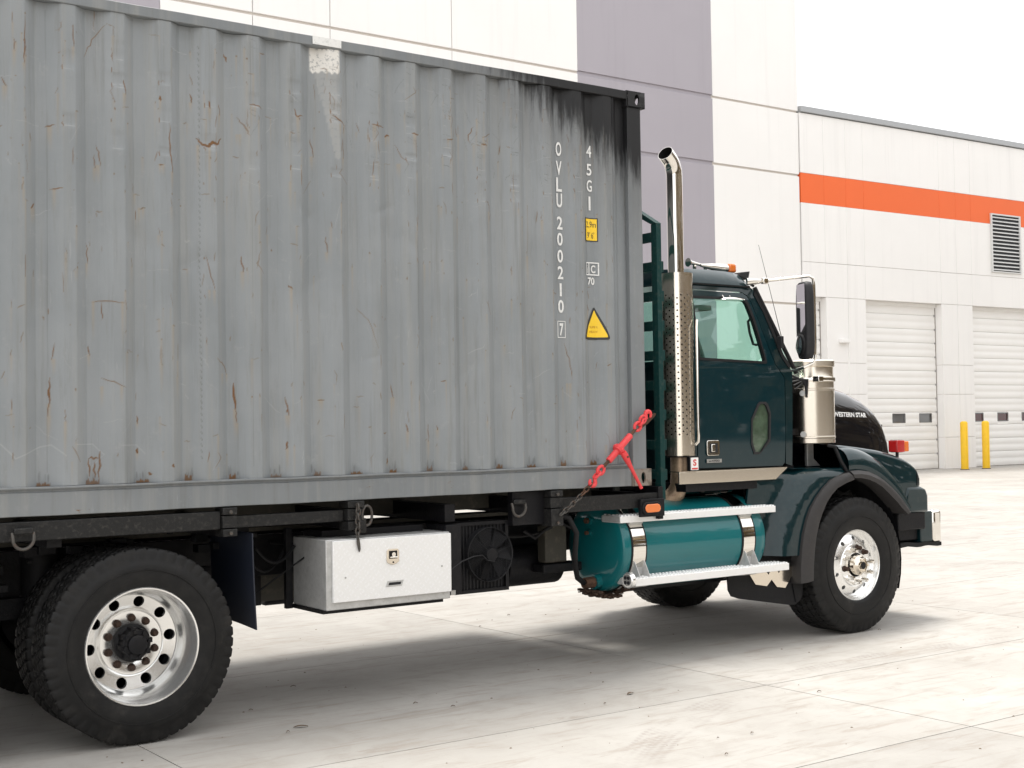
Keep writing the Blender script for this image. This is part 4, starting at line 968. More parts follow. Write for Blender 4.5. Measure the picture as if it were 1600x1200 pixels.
for k in range(7):
    q = 2*PI*k/7; c0, s0 = math.cos(q), math.sin(q)
    p = [fc+Vector((c0*r-s0*t, .02+t*.4, s0*r+c0*t)) for r, t in ((.05, -.02), (.172, -.05), (.172, .05), (.05, .02))]
    MB().add(p+[v+Vector((0, .003, 0)) for v in p], [(0, 1, 2, 3), (7, 6, 5, 4), (0, 4, 5, 1), (1, 5, 6, 2), (2, 6, 7, 3), (3, 7, 4, 0)]).build('fan_blade', M['black'], oc)
MB().tube([(-1.75, .03, .82), (-1.66, .02, .875), (-1.56, .03, .90), (-1.47, .06, .90), (-1.42, .07, .86), (-1.36, .07, .85)], .004, 6).build('cable', M['plastic'], oc)
MB().box(-1.75, -1.715, .02, .05, .66, .69).build('corner_tab', M['galv'], oc)
# bits between the cooler and the tank
MB().box(-.62, -.42, .48, .58, .75, 1.03).build('pump_body', M['olive'], tk, bevel=.01); MB().box(-.66, -.30, .45, .60, .68, .745).build('pump_foot', M['black'], tk, bevel=.01)
MB().cyl((-.85, .75, .72), (-.35, .75, .72), .15).build('silencer', M['black'], tk)
MB().tube([(-.84, .10, 1.15), (-.72, .07, 1.11), (-.66, .06, 1.0), (-.66, .08, .88), (-.60, .16, .76), (-.50, .26, .655), (-.37, .35, .60)], .020, 12).build('hose', M['rubber'], tk, label='thick black hydraulic hose looping down to the tank')
MB().tube([(-.95, .3, 1.02), (-.85, .3, .96), (-.75, .3, 1.02), (-.6, .35, 1.06), (-.45, .35, 1.0)], .012, 8).build('hose', M['rubber'], tk)
# --- tank with steps
ty, tz, tr = .395, .852, .330
def dome(x, d, r=tr):
    return [(r, x), (r*.985, x+d*.5), (r*.95, x+d*.8), (r*.8, x+d*1.1), (r*.4, x+d*1.35), (.0, x+d*1.4)]
TX0, TX1 = -.200, 1.235
prof = list(reversed(dome(TX0, -.022)))+[(tr, TX0+.01), (tr+.004, TX0+.02), (tr+.004, TX0+.05), (tr, TX0+.06), (tr, TX1-.06), (tr+.004, TX1-.05), (tr+.004, TX1-.02), (tr, TX1-.01)]+dome(TX1, .03)
tank = MB().lathe(prof, (0, ty, tz), 'x', 64).build('hydraulic_tank', M['teal_tank'], tk, label='bright teal side tank held by two polished straps')
def strap(x0, x1, a0=-200, a1=130, r=tr+.006, m=M['chrome'], nm='strap'):
    rs = []
    for i in range(49):
        q = R(a0+(a1-a0)*i/48); rr = r
        rs.append([(x, ty-(rr+t)*math.cos(q), tz+(rr+t)*math.sin(q)) for x, t in ((x0, 0), (x0, .004), (x1, .004), (x1, 0))])
    return MB().rings(rs).build(nm, m, tank)
strap(-.135, -.015); strap(1.00, 1.12); strap(-.150, -.132, r=tr+.003, m=M['rubber'], nm='strap_liner'); strap(-.018, .0, r=tr+.003, m=M['rubber'], nm='strap_liner'); strap(.985, 1.003, r=tr+.003, m=M['rubber'], nm='strap_liner'); strap(1.117, 1.135, r=tr+.003, m=M['rubber'], nm='strap_liner')
for (x, y, z, r_) in ((-.235, .445, 1.045, .028), (-.235, .445, .955, .020)):
    f = MB().cyl((x+.05, y, z), (x-.01, y, z), r_*1.25, n=20).build('port_boss', M['teal_tank'], tank); MB().cyl((x-.012, y, z), (x-.035, y, z), r_*.8, n=6).build('brass_plug', M['rust'], tank)
MB().cyl((-.215, .36, .60), (-.27, .36, .597), .055).build('port_boss', M['teal_tank'], tank); MB().cyl((-.27, .36, .597), (-.36, .36, .594), .042, n=8).build('hose_fitting', M['rust'], tank)
cap = MB().lathe([(.0, 1.275), (.05, 1.275), (.058, 1.268), (.058, 1.232), (.045, 1.23), (.045, 1.16)], (.62, .395, 0), 'z', 24).build('filler_cap', M['alu'], tank)
MB().cyl((.80, .62, 1.25), (1.42, .62, 1.25), .07, n=32).build('upper_tank', M['teal_tank'], tk, bevel=.02)
MB().lathe([(.073, 1.26), (.076, 1.26), (.076, 1.34), (.073, 1.34)], (0, .62, 1.25), 'x', 32).build('upper_tank_strap', M['chrome'], tk)
MB().cyl((1.0, .56, 1.25), (1.0, .50, 1.24), .04, n=16).build('tank_fitting', M['galv'], tk)
def step(x0, x1, z0, h, y0, y1, lab):
    s_ = MB().box(x0, x1, y0, y1, z0, z0+h).build('step', M['step_alu'], tk, bevel=.003, label=lab)
    gp = MB(); n = int((x1-x0)/.034)
    for i in range(n):
        for j, yy in enumerate((y0+.014, y0+.045, (y0+y1)/2, y1-.045, y1-.014)):
            x = x0+.02+i*(x1-x0-.04)/(n-1)+(.0085 if j % 2 else 0)
            gp.lathe([(.013, z0+h-.001), (.010, z0+h+.008), (.006, z0+h+.008), (.005, z0+h+.001), (0, z0+h+.001)], (x, yy, 0), 'z', 8)
    gp.build('grip_cleats', M['step_alu'], s_, kind='stuff')
    MB().box(x0-.006, x0+.001, y0+.004, y1-.004, z0+.004, z0+h-.003).build('end_cap', M['alu_dull'], s_)
    for xx in (-.075, 1.06):
        b = MB(); b.prism([(y0+.03, z0-.002), (y1, z0-.002), (y1-.02, z0-.10 if z0 > 1 else z0-.03), (y0+.09, z0-.075 if z0 > 1 else z0-.02)], 'x', xx-.065, xx+.065); b.build('step_bracket', M['alu_dull'], s_, bevel=.003)
step(-.255, 1.36, 1.046, .050, .055, .265, 'upper aluminium step above the tank')
step(-.185, 1.42, .590, .054, -.02, .18, 'lower aluminium step below the tank')
for xx in (-.075, 1.06):
    MB().prism([(.0, .646), (.14, .646), (.10, .76), (.06, .76)], 'x', xx-.05, xx-.045).build('step_gusset', M['alu_dull'], tk); MB().prism([(.0, .646), (.14, .646), (.10, .76), (.06, .76)], 'x', xx+.045, xx+.05).build('step_gusset', M['alu_dull'], tk); MB().box(xx-.045, xx+.045, .085, .09, .646, .76).build('step_gusset', M['alu_dull'], tk)
wl = MB().lathe([(.0, -.034), (.05, -.034), (.058, -.026), (.058, .0), (.05, .01), (0, .01)], (0, 0, 0), 'x', 24)
wl.v = [(x, y, z) for x, y, z in wl.v]
wl = loc_build(wl, (-.225, -.01, .640), 'work_lamp', M['alu'], tk, label='round clear work lamp at the rear end of the lower step')
MB().lathe([(.044, -.0352), (.0, -.0352)], (-.225, -.01, .640), 'x', 20).build('lamp_lens', M['galv'], wl)
for a, b in ((-1, -1), (-1, 1), (1, -1), (1, 1)): MB().cyl((-.2605, -.01+a*.017, .64+b*.017), (-.266, -.01+a*.017, .64+b*.017), .013, n=14).build('lamp_diode', M['plastic'], wl)
crud = MB()
for _ in range(110):
    t = random.random(); x = -.36+t*.34; z = .535-.04*math.sin(t*3)+random.uniform(-.015, .02); y = random.uniform(.2, .45); s_ = random.uniform(.006, .02)
    crud.box(x-s_, x+s_, y-s_, y+s_, z-s_*.5, z+s_*.5)
for _ in range(60):
    x = random.uniform(.9, 1.15); z = .60+random.uniform(-.04, .02); y = random.uniform(.15, .4); s_ = random.uniform(.006, .02); crud.box(x-s_, x+s_, y-s_, y+s_, z-s_*.5, z+s_*.5)
crud.build('caked_rust', M['nut_rust'], tk, kind='stuff')
MB().box(-.30, 1.2, .36, .46, .50, .535).build('tank_cradle', M['black'], tk)
# front mud flap with polished W cut-out
vs, fs = plate([(.93, .60), (.94, .45), (.97, .40), (1.05, .375), (1.55, .288), (1.62, .285), (1.68, .32), (1.70, .36), (1.72, .63), (1.1, .68), (.96, .66)], [], lambda u, v, d: (u, .10+d+.10*(1.7-u), v), .012, .12)
fl = MB().add(vs, fs).build('mud_flap', M['rubber'], tk, label='black front mud flap with polished W-shaped plate')
W_ = [(1.13, .575), (1.30, .586), (1.335, .545), (1.36, .589), (1.42, .592), (1.44, .55), (1.47, .595), (1.64, .603), (1.505, .43), (1.42, .443), (1.365, .505), (1.315, .457), (1.20, .478)]
MB().prism(W_, 'y', .0, .0).v
mbw = MB(); n_ = len(W_); mbw.add([(u, .085+.10*(1.7-u), v) for u, v in W_]+[(u, .097+.10*(1.7-u), v) for u, v in W_], [tuple(range(n_)), tuple(range(2*n_-1, n_-1, -1))]+[(i, (i+1) % n_, (i+1) % n_+n_, i+n_) for i in range(n_)])
mbw.build('flap_plate', M['stainless'], fl)

# --- marker lamp under the bed corner
ml = MB().box(-.115, .115, -.012, .02, 1.085, 1.215).build('lamp_bracket', M['black'], tk, bevel=.004)
def oval(cx, cz, hw, hh, n=24):
    out = []
    for i in range(n):
        q = 2*PI*i/n; c_, s_ = math.cos(q), math.sin(q); out.append((cx+(hw-hh)*(1 if c_ > 0 else -1)+hh*c_, cz+hh*s_))
    return out
MB().prism(oval(-.02, 1.148, .092, .048), 'y', -.030, -.0125).build('lamp_grommet', M['rubber'], ml, bevel=.006)
MB().prism(oval(-.02, 1.148, .074, .031), 'y', -.040, -.031).build('marker_lens', M['amber'], ml, bevel=.006)

# --- headache rack
hr = empty('headache_rack', (.13, 1.22, 1.2)); hr.parent = tk; hr.location = Vector((.13, 1.22, 1.2))-wloc(tk); WL[hr.name] = Vector((.13, 1.22, 1.2))
for y0, y1, sg in ((.03, .095, 1), (2.345, 2.41, -1)):
    MB().box(.122, .168, y0, y1, 1.20, 3.255).build('rack_post', M['teal_rack'], hr, bevel=.004)
ytop = [(.03, 3.255), (.095, 3.255), (.42, 3.50), (.42, 3.58)]
MB().prism([(.03, 3.256), (.095, 3.256), (.45, 3.44), (.45, 3.50)], 'x', .115, .175).build('rack_top_rail', M['teal_rack'], hr, bevel=.003)
MB().prism([(2.345, 3.256), (2.41, 3.256), (1.99, 3.50), (1.99, 3.44)], 'x', .115, .175).build('rack_top_rail', M['teal_rack'], hr, bevel=.003)
MB().box(.115, .175, .451, 1.989, 3.44, 3.50).build('rack_top_rail', M['teal_rack'], hr, bevel=.003)
for k in range(9):
    z = 3.16-k*.222
    MB().box(.125, .165, .0955, 2.3445, z-.035, z+.035).build('rack_rung', M['teal_rack'], hr, bevel=.003)
    if k >= 1:
        MB().box(.1685, .205, .05, .075, z-.04, z+.04).build('rack_lug', M['teal_rack'], hr, bevel=.003)
MB().box(.135, .155, .60, 2.34, 1.25, 2.78).build('rack_shade_sheet', M['soot_and_shade'], hr)  # black sheet standing in for the shade between the rungs

# --- exhaust stack
EX, EY = .572, .31
sh_ = MB(); rr = .128; nh, rows = 26, 46; zb, zt = 1.512, 2.928; za, zc = 1.665, 2.765
mpc = lambda u, v, d: (EX+(rr-d)*math.cos(u/rr), EY+(rr-d)*math.sin(u/rr), v)
sh_.lathe([(rr, zb), (rr, zb+.05), (rr, za)], (EX, EY, 0), 'z', nh*2); sh_.lathe([(rr, zc), (rr, zt-.02), (rr, zt)], (EX, EY, 0), 'z', nh*2)
cu_ = 2*PI*rr/nh; cv = (zc-za)/rows
for i in range(nh):
    for j in range(rows):
        cx_ = (i+.5)*cu_; cz_ = za+(j+.5)*cv; n = 8
        if (i+j) % 2:
            sh_.add([mpc(cx_+sx*cu_/2, cz_+sy*cv/2, 0) for sx, sy in ((-1, -1), (0, -1), (1, -1), (1, 1), (0, 1), (-1, 1))], [(0, 1, 4, 5), (1, 2, 3, 4)]); continue
        b1 = [(cx_+sx*cu_/2, cz_+sy*cv/2) for sx, sy in ((1, 0), (1, 1), (0, 1), (-1, 1), (-1, 0), (-1, -1), (0, -1), (1, -1))]
        b2 = [(cx_+.0074*math.cos(PI/4*k), cz_+.0074*math.sin(PI/4*k)) for k in range(8)]
        vs = [mpc(*p, 0) for p in b1]+[mpc(*p, 0) for p in b2]+[mpc(*p, .003) for p in b2]; fs = []
        for k in range(n):
            k2 = (k+1) % n; fs += [(k, k2, n+k2, n+k), (n+k, n+k2, 2*n+k2, 2*n+k)]
        sh_.add(vs, fs)
ex = empty('exhaust_stack', (EX, EY, 1.2)); ex.parent = tk; ex.location = Vector((EX, EY, 1.2))-wloc(tk); WL[ex.name] = Vector((EX, EY, 1.2))
shd = sh_.build('heat_shield', M['shield'], ex, sharp=180)
_c = Vector((EX, EY, 0))-wloc(ex)
_n = [(Vector((v.co.x-_c.x, v.co.y-_c.y, 0))).normalized() for v in shd.data.vertices]
shd.data.normals_split_custom_set_from_vertices(_n)
MB().lathe([(.100, 1.50), (.100, 2.90), (.06, 2.915)], (EX, EY, 0), 'z', 32).build('muffler', mat('muffler_steel', (.035, .03, .027), .7, metal=.3, var=.3), ex)
for z in (1.60, 2.83):
    MB().lathe([(.129, z-.012), (.1315, z-.012), (.1315, z+.012), (.129, z+.012)], (EX, EY, 0), 'z', 48).build('clamp_band', M['chrome'], ex) if z > 3 else None
PX = EX-.002
rA = .165; z0_ = 3.690
path = [(PX, EY, 2.90), (PX, EY, 3.3)]+[(PX-rA*(1-math.cos(R(a)))*.97, EY-rA*(1-math.cos(R(a)))*.25, z0_+rA*math.sin(R(a))) for a in range(0, 63, 6)]
e_ = Vector(path[-1]); d_ = (e_-Vector(path[-2])).normalized(); path.append(tuple(e_+d_*.045)); e_ = e_+d_*.045
MB().tube(path, .0635, 32, cap=False).build('stack_pipe', M['chrome'], ex, sharp=80)
inner = [e_+d_*.0005]+[Vector(p) for p in reversed(path[3:-1])]
MB().tube(inner, .0605, 32, cap=False).build('pipe_bore', M['soot_and_shade'], ex, sharp=80)
MB().rings([[p for p in MB().tube([e_-d_*.001, e_+d_*.001], r_, 32, False).v[32:64]] for r_ in (.0605, .0635)], True, False, False).build('pipe_rim', M['chrome'], ex)
MB().tube([(EX, EY, 1.515), (EX, EY, 1.36), (EX-.004, EY+.004, 1.29), (EX-.025, EY+.02, 1.225), (EX-.065, EY+.05, 1.175), (EX-.12, EY+.10, 1.15), (EX-.18, EY+.18, 1.145)], .072, 24).build('elbow', M['heat_pipe'], ex)
MB().box(EX+.02, EX+.14, EY+.11, EY+.22, 2.4, 2.45).build('stack_bracket', M['black'], ex)

# --- cab
def cy(z): return .20+max(0, z-2.2)*.13
def side_map(y_off=0, bow=.012):
    def f(u, v, d):
        y = cy(v)+y_off+d - bow*math.sin(PI*min(max((v-1.4)/1.4, 0), 1))
        return (u, y, v)
    return f
def far(f): return lambda u, v, d: (f(u, v, d)[0], 2.44-f(u, v, d)[1], v)
door_o = [(.662, 1.412), (1.605, 1.405), (1.632, 1.43), (1.640, 1.6), (1.637, 2.115), (1.540, 2.222), (1.475, 2.385), (1.405, 2.587), (1.345, 2.735), (1.310, 2.782), (1.26, 2.806), (.662, 2.806)]
win_o = [(.700, 2.268), (1.409, 2.249), (1.424, 2.262), (1.385, 2.44), (1.350, 2.575), (1.302, 2.708), (1.280, 2.738), (1.245, 2.752), (.700, 2.745)]
peep = [(1.330, 1.895), (1.352, 1.912), (1.395, 1.912), (1.418, 1.895), (1.452, 1.825), (1.447, 1.622), (1.35, 1.520), (1.285, 1.520), (1.252, 1.60), (1.256, 1.775)]
def scale_poly(p, dx):
    cx_ = sum(q[0] for q in p)/len(p); cz_ = sum(q[1] for q in p)/len(p)
    return [(q[0]+(dx if q[0] > cx_ else -dx), q[1]+(dx if q[1] > cz_ else -dx)) for q in p]
for side, mf in ((0, side_map()), (1, far(side_map()))):
    vs, fs = plate(door_o, [win_o, peep], mf, .035, .09)
    dr = MB().add(vs, fs).build('cab_door', M['teal_door'], tk, sharp=50, label='glossy dark teal door with wobbly reflections' if side == 0 else None)
    off = .012
    m2 = side_map(off); m2 = far(m2) if side else m2
    vs, fs = plate(win_o, [], m2, .005, .5); MB().add(vs, fs).build('window', M['glass'], dr)
    vs, fs = plate(peep, [], m2, .005, .5); MB().add(vs, fs).build('peep_window', M['peep'], dr)
    m3 = side_map(-.006, .012); m3 = far(m3) if side else m3
    vs, fs = plate(scale_poly(win_o, .016), [scale_poly(win_o, -.004)], m3, .020, .2); MB().add(vs, fs).build('window_seal', M['rubber'], dr)
    vs, fs = plate(scale_poly(peep, .014), [scale_poly(peep, -.003)], m3, .020, .2); MB().add(vs, fs).build('peep_frame', M['plastic'], dr)
    if side: continue
    MB().prism([(.745+a, 1.507+b) for a, b in ((.0, .012), (.012, 0), (.125, 0), (.137, .012), (.137, .108), (.125, .12), (.012, .12), (0, .108))], 'y', .181, .190).build('door_handle', M['chrome'], dr, bevel=.004)
    MB().box(.770, .858, .1795, .1805, 1.530, 1.604).build('handle_recess', M['plastic'], dr); MB().box(.785, .825, .170, .179, 1.537, 1.597).build('handle_paddle', M['chrome'], dr, bevel=.005)
    MB().box(.745, .905, .186, .1895, 1.452, 1.480).build('maker_badge', M['galv'], dr, bevel=.001)
    mb = MB(); text_on(mb, 'w4900', (.822, 1.466), .12, .018, lambda u, v: (u, .1855, v), bold=.02); mb.build('badge_print', M['stick_black'], dr)
    # look-down mirror over the window
    MB().tube([(1.02, .262, 2.775), (1.02, .235, 2.745)], .006).build('mirror_stay', M['chrome'], dr); MB().tube([(1.10, .262, 2.775), (1.10, .235, 2.745)], .006).build('mirror_stay', M['chrome'], dr)
    lm = MB(); rs = []
    for t, w_ in ((0, .10), (.25, .14), (.5, .15), (.75, .14), (1, .10)): pass
    lm.lathe([(.0, .0), (.06, .006), (.105, .022), (.11, .03), (.0, .03)], (0, 0, 0), 'z', 28)
    lm.v = [(1.07+x*1.25, .205+y*.55-z*.4, 2.765-z) for x, y, z in lm.v]; lm.build('look_down_mirror', M['chrome'], dr)
    grab = MB().tube([(.665, .185, 2.56), (.625, .150, 2.50), (.622, .145, 1.66), (.622, .148, 1.62), (.612, .17, 1.595)], .010, 12); grab.build('grab_handle', M['chrome'], dr)
# cab side frame: rear pillar, header, front pillar, cowl side
for side in (0, 1):
    w = far if side else (lambda f: f)
    sm = w(side_map(.004))
    vs, fs = plate([(.600, 1.40), (.654, 1.40), (.654, 2.815), (1.262, 2.815), (1.318, 2.79), (1.353, 2.74), (1.413, 2.59), (1.483, 2.388), (1.547, 2.228), (1.648, 2.118), (1.650, 1.42), (1.725, 1.40), (1.735, 2.12), (1.735, 2.17), (1.640, 2.30), (1.56, 2.50), (1.475, 2.70), (1.39, 2.845), (1.345, 2.868), (.600, 2.868)], [], sm, .03, .12)
    MB().add(vs, fs).build('cab_frame', M['teal_dark'], tk, sharp=50)
    vs, fs = plate([(1.39, 2.80), (1.475, 2.655), (1.55, 2.47), (1.62, 2.29), (1.69, 2.2), (1.72, 2.21), (1.646, 2.315), (1.566, 2.515), (1.481, 2.715), (1.41, 2.845)], [], w(side_map(-.004)), .02, .2)
    MB().add(vs, fs).build('pillar_trim', M['rubber'], tk)
    MB().box(.61, 1.66, *((.235, .30) if not side else (2.14, 2.205)), 1.385, 1.402).build('sill', M['rubber'], tk)
# dark inner body so that gaps read black
MB().box(.625, .645, .27, 2.17, 1.36, 2.26).build('rear_wall', M['teal_dark'], tk); MB().box(.62, .645, .30, .55, 2.26, 2.80).build('rear_wall', M['teal_dark'], tk); MB().box(.62, .645, 1.89, 2.14, 2.26, 2.80).build('rear_wall', M['teal_dark'], tk)
MB().box(.63, .64, .55, 1.89, 2.26, 2.80).build('rear_window', M['glass'], tk)
MB().box(.64, 1.80, .26, 2.18, 1.36, 1.40).build('cab_floor', M['black'], tk); MB().box(1.74, 1.80, .27, 2.17, 1.36, 2.12).build('firewall', M['black'], tk)
MB().box(1.45, 1.72, .30, 2.14, 1.95, 2.24).build('dashboard', M['plastic'], tk, bevel=.04)
# roof: crowned cap with rounded front visor
rs = []
for x, zr, yi in ((.60, 2.93, .275), (.62, 2.965, .265), (.75, 2.978, .26), (.95, 2.982, .26), (1.12, 2.980, .26), (1.22, 2.974, .262), (1.29, 2.960, .265), (1.33, 2.938, .27), (1.352, 2.905, .28), (1.362, 2.867, .30)):
    ring = []
    for t in [i/24 for i in range(25)]:
        y = yi+(2.44-2*yi)*t; e = abs(2*t-1); z = 2.868+(zr-2.868)*(1-e**26)**.5+.04*(1-e**2)*(zr-2.868)/.09
        ring.append((x, y, z))
    ring += [(x, 2.44-yi, 2.862), (x, yi, 2.862)]; rs.append(ring)
MB().rings(rs).build('roof', M['teal_dark'], tk, sharp=50)
MB().box(.61, 1.34, .262, .285, 2.852, 2.866).build('roof_gutter', M['rubber'], tk, bevel=.004)
# windscreen
wz = [(1.40, .295, 2.84), (1.40, 2.145, 2.84), (1.76, 2.24, 2.15), (1.76, .20, 2.15)]
MB().add(wz+[(x+.006, y, z+.003) for x, y, z in wz], [(0, 1, 2, 3), (7, 6, 5, 4), (0, 4, 5, 1), (1, 5, 6, 2), (2, 6, 7, 3), (3, 7, 4, 0)]).build('windscreen', M['glass'], tk)
MB().tube([(1.415, .29, 2.86), (1.78, .19, 2.16)], .018, 8).build('screen_seal', M['rubber'], tk)
MB().tube([(1.38, .27, 2.87), (1.42, .35, 2.90), (1.43, 1.22, 2.92), (1.42, 2.09, 2.90)], .012, 8).build('roof_seal', M['rubber'], tk)
# interior
for yy in (.50, 1.65):
    s_ = MB().box(1.05, 1.45, yy-.02, yy+.45, 1.72, 1.88).build('seat', M['seat'], tk, bevel=.05, seg=4)
    rs = []
    for z, x, w_, d in ((1.85, .80, .24, .12), (2.0, .77, .25, .13), (2.3, .73, .24, .12), (2.45, .71, .20, .10), (2.60, .70, .14, .08), (2.64, .70, .10, .05)):
        rs.append([(x+.27+d*math.cos(q)*(.9 if math.cos(q) > 0 else .5), yy+.215+w_*math.sin(q), z) for q in [2*PI*i/16 for i in range(16)]])
    MB().rings(rs).build('seat_back', M['seat'], s_)
MB().torus((1.33, .72+1.1, 2.20), (0, 1, 0), (-.6, 0, .8), .22, .22, .015, 32, 8).build('steering_wheel', M['plastic'], tk)
MB().tube([(1.42, .33, 2.62), (1.385, .34, 2.585), (1.40, .34, 2.50), (1.44, .34, 2.40), (1.475, .33, 2.395)], .011, 8).build('inside_grab_handle', M['plastic'], tk)
MB().box(.78, .98, .34, .6, 2.66, 2.70).build('sun_visor', M['seat'], tk, bevel=.01)
# roof clutter
rb = MB().box(1.27, 1.35, .42, .50, 2.99, 3.065).build('roof_lamp', M['amber'], tk, bevel=.015, label='amber roof lamp')
MB().tube([(.98, .46, 3.035), (1.10, .46, 3.03), (1.265, .46, 3.025)], [.012, .028, .036], 16).build('lamp_housing', M['chrome'], rb)
hn = MB().tube([(.90, .52, 3.06), (.93, .52, 3.06), (1.02, .52, 3.05), (1.12, .52, 3.035)], [.036, .018, .012, .016], 16).build('roof_horn', M['chrome'], tk)
MB().box(.96, .98, .51, .53, 2.97, 3.05).build('horn_foot', M['chrome'], hn); MB().box(1.08, 1.10, .51, .53, 2.97, 3.03).build('horn_foot', M['chrome'], hn)
MB().tube([(.70, .80, 3.02), (.90, .80, 3.02)], .012, 8).build('roof_bar', M['chrome'], tk)
for yy in (.40, 1.22, 2.04):
    MB().prism([(1.30, 2.955), (1.41, 2.93), (1.43, 3.00), (1.32, 2.985)], 'y', yy-.05, yy+.05).build('clearance_lamp', M['plastic'], tk, bevel=.004)
MB().tube([(1.585, .16, 2.44), (1.50, .19, 2.80), (1.40, .22, 3.20)], [.0035, .0025, .0018], 6).build('antenna', M['plastic'], tk)
MB().box(1.57, 1.60, .15, .20, 2.36, 2.46).build('antenna_mount', M['plastic'], tk, bevel=.006)
# polished sill below the door
MB().prism([(.40, 1.39), (1.585, 1.39), (1.45, 1.30), (.40, 1.30)], 'y', .13, .145).build('sill_plate', M['stainless'], tk, bevel=.002); MB().box(.40, 1.585, .13, .24, 1.39, 1.396).build('sill_plate', M['stainless'], tk)
MB().box(.5, 1.6, .17, 2.2, 1.235, 1.30).build('cab_underbody', M['black'], tk)  # cab underside, near edge extended outward to block sky light from the tank
st_ = MB().box(.50, .575, .105, .112, 1.405, 1.50).build('warning_label', M['white_metal'], tk); mb = MB(); text_on(mb, 'S', (.5375, 1.462), .035, .05, lambda u, v: (u, .104, v), bold=.03); mb.box(.507, .568, .1035, .1045, 1.41, 1.422); mb.build('label_print', M['red_ink'], tk)
MB().box(.49, .585, .113, .14, 1.398, 1.51).build('label_holder', M['black'], tk)

# --- hood
def hood_ring(x, w_, zt, zl=1.36, n=28):
    ring = []
    for i in range(n+1):
        q = PI*i/n; c_, s_ = math.cos(q), math.sin(q)
        y = 1.22-w_*(abs(c_)**.32)*(1 if c_ > 0 else -1); z = zl+(zt-zl)*(abs(s_)**.42)
        ring.append((x, y, z))
    return ring
rs = [hood_ring(*a) for a in ((1.80, .74, 2.19), (2.1, .72, 2.175), (2.4, .70, 2.145), (2.7, .675, 2.105), (2.95, .655, 2.055), (3.15, .64, 1.99), (3.30, .63, 1.91), (3.39, .62, 1.825), (3.445, .61, 1.72), (3.475, .60, 1.60), (3.485, .60, 1.50))]
hd = MB().rings(rs, False).build('hood', M['hood'], tk, sharp=60, label='long dark hood sloping down to the grille with chrome lettering')
MB().box(3.44, 3.50, .66, 1.78, 1.0, 1.56).build('grille', M['chrome'], tk, bevel=.01)
for k in range(9): MB().box(3.50, 3.515, .72+k*.115, .76+k*.115, 1.03, 1.72).build('grille_bar', M['chrome'], tk)
mb = MB()
def hoody(x, z):
    # near side of the hood at given height
    w_ = np.interp(x, [2.7, 2.95, 3.15], [.675, .655, .64]); zt = np.interp(x, [2.7, 2.95, 3.15], [2.105, 2.055, 1.99])
    s_ = min(max((z-1.36)/(zt-1.36), 0), .999)**(1/.42); c_ = math.sqrt(max(1-s_*s_, 0)); return 1.22-w_*c_**.32
vs, fs = text_geo('WESTERN STAR', 1, 1.0, .04)
x0_, x1_ = min(v.x for v in vs), max(v.x for v in vs); y0_, y1_ = min(v.y for v in vs), max(v.y for v in vs)
pts = []
for v in vs:
    u = (v.x-x0_)/(x1_-x0_); h_ = (v.y-y0_)/(y1_-y0_); x = 2.64+.50*u; z = 1.800-.012*u+.042*h_
    pts.append((x, hoody(x, z)-.006, z))
n_ = len(pts); mb.add(pts, fs); mb.build('hood_lettering', M['step_alu'], hd)
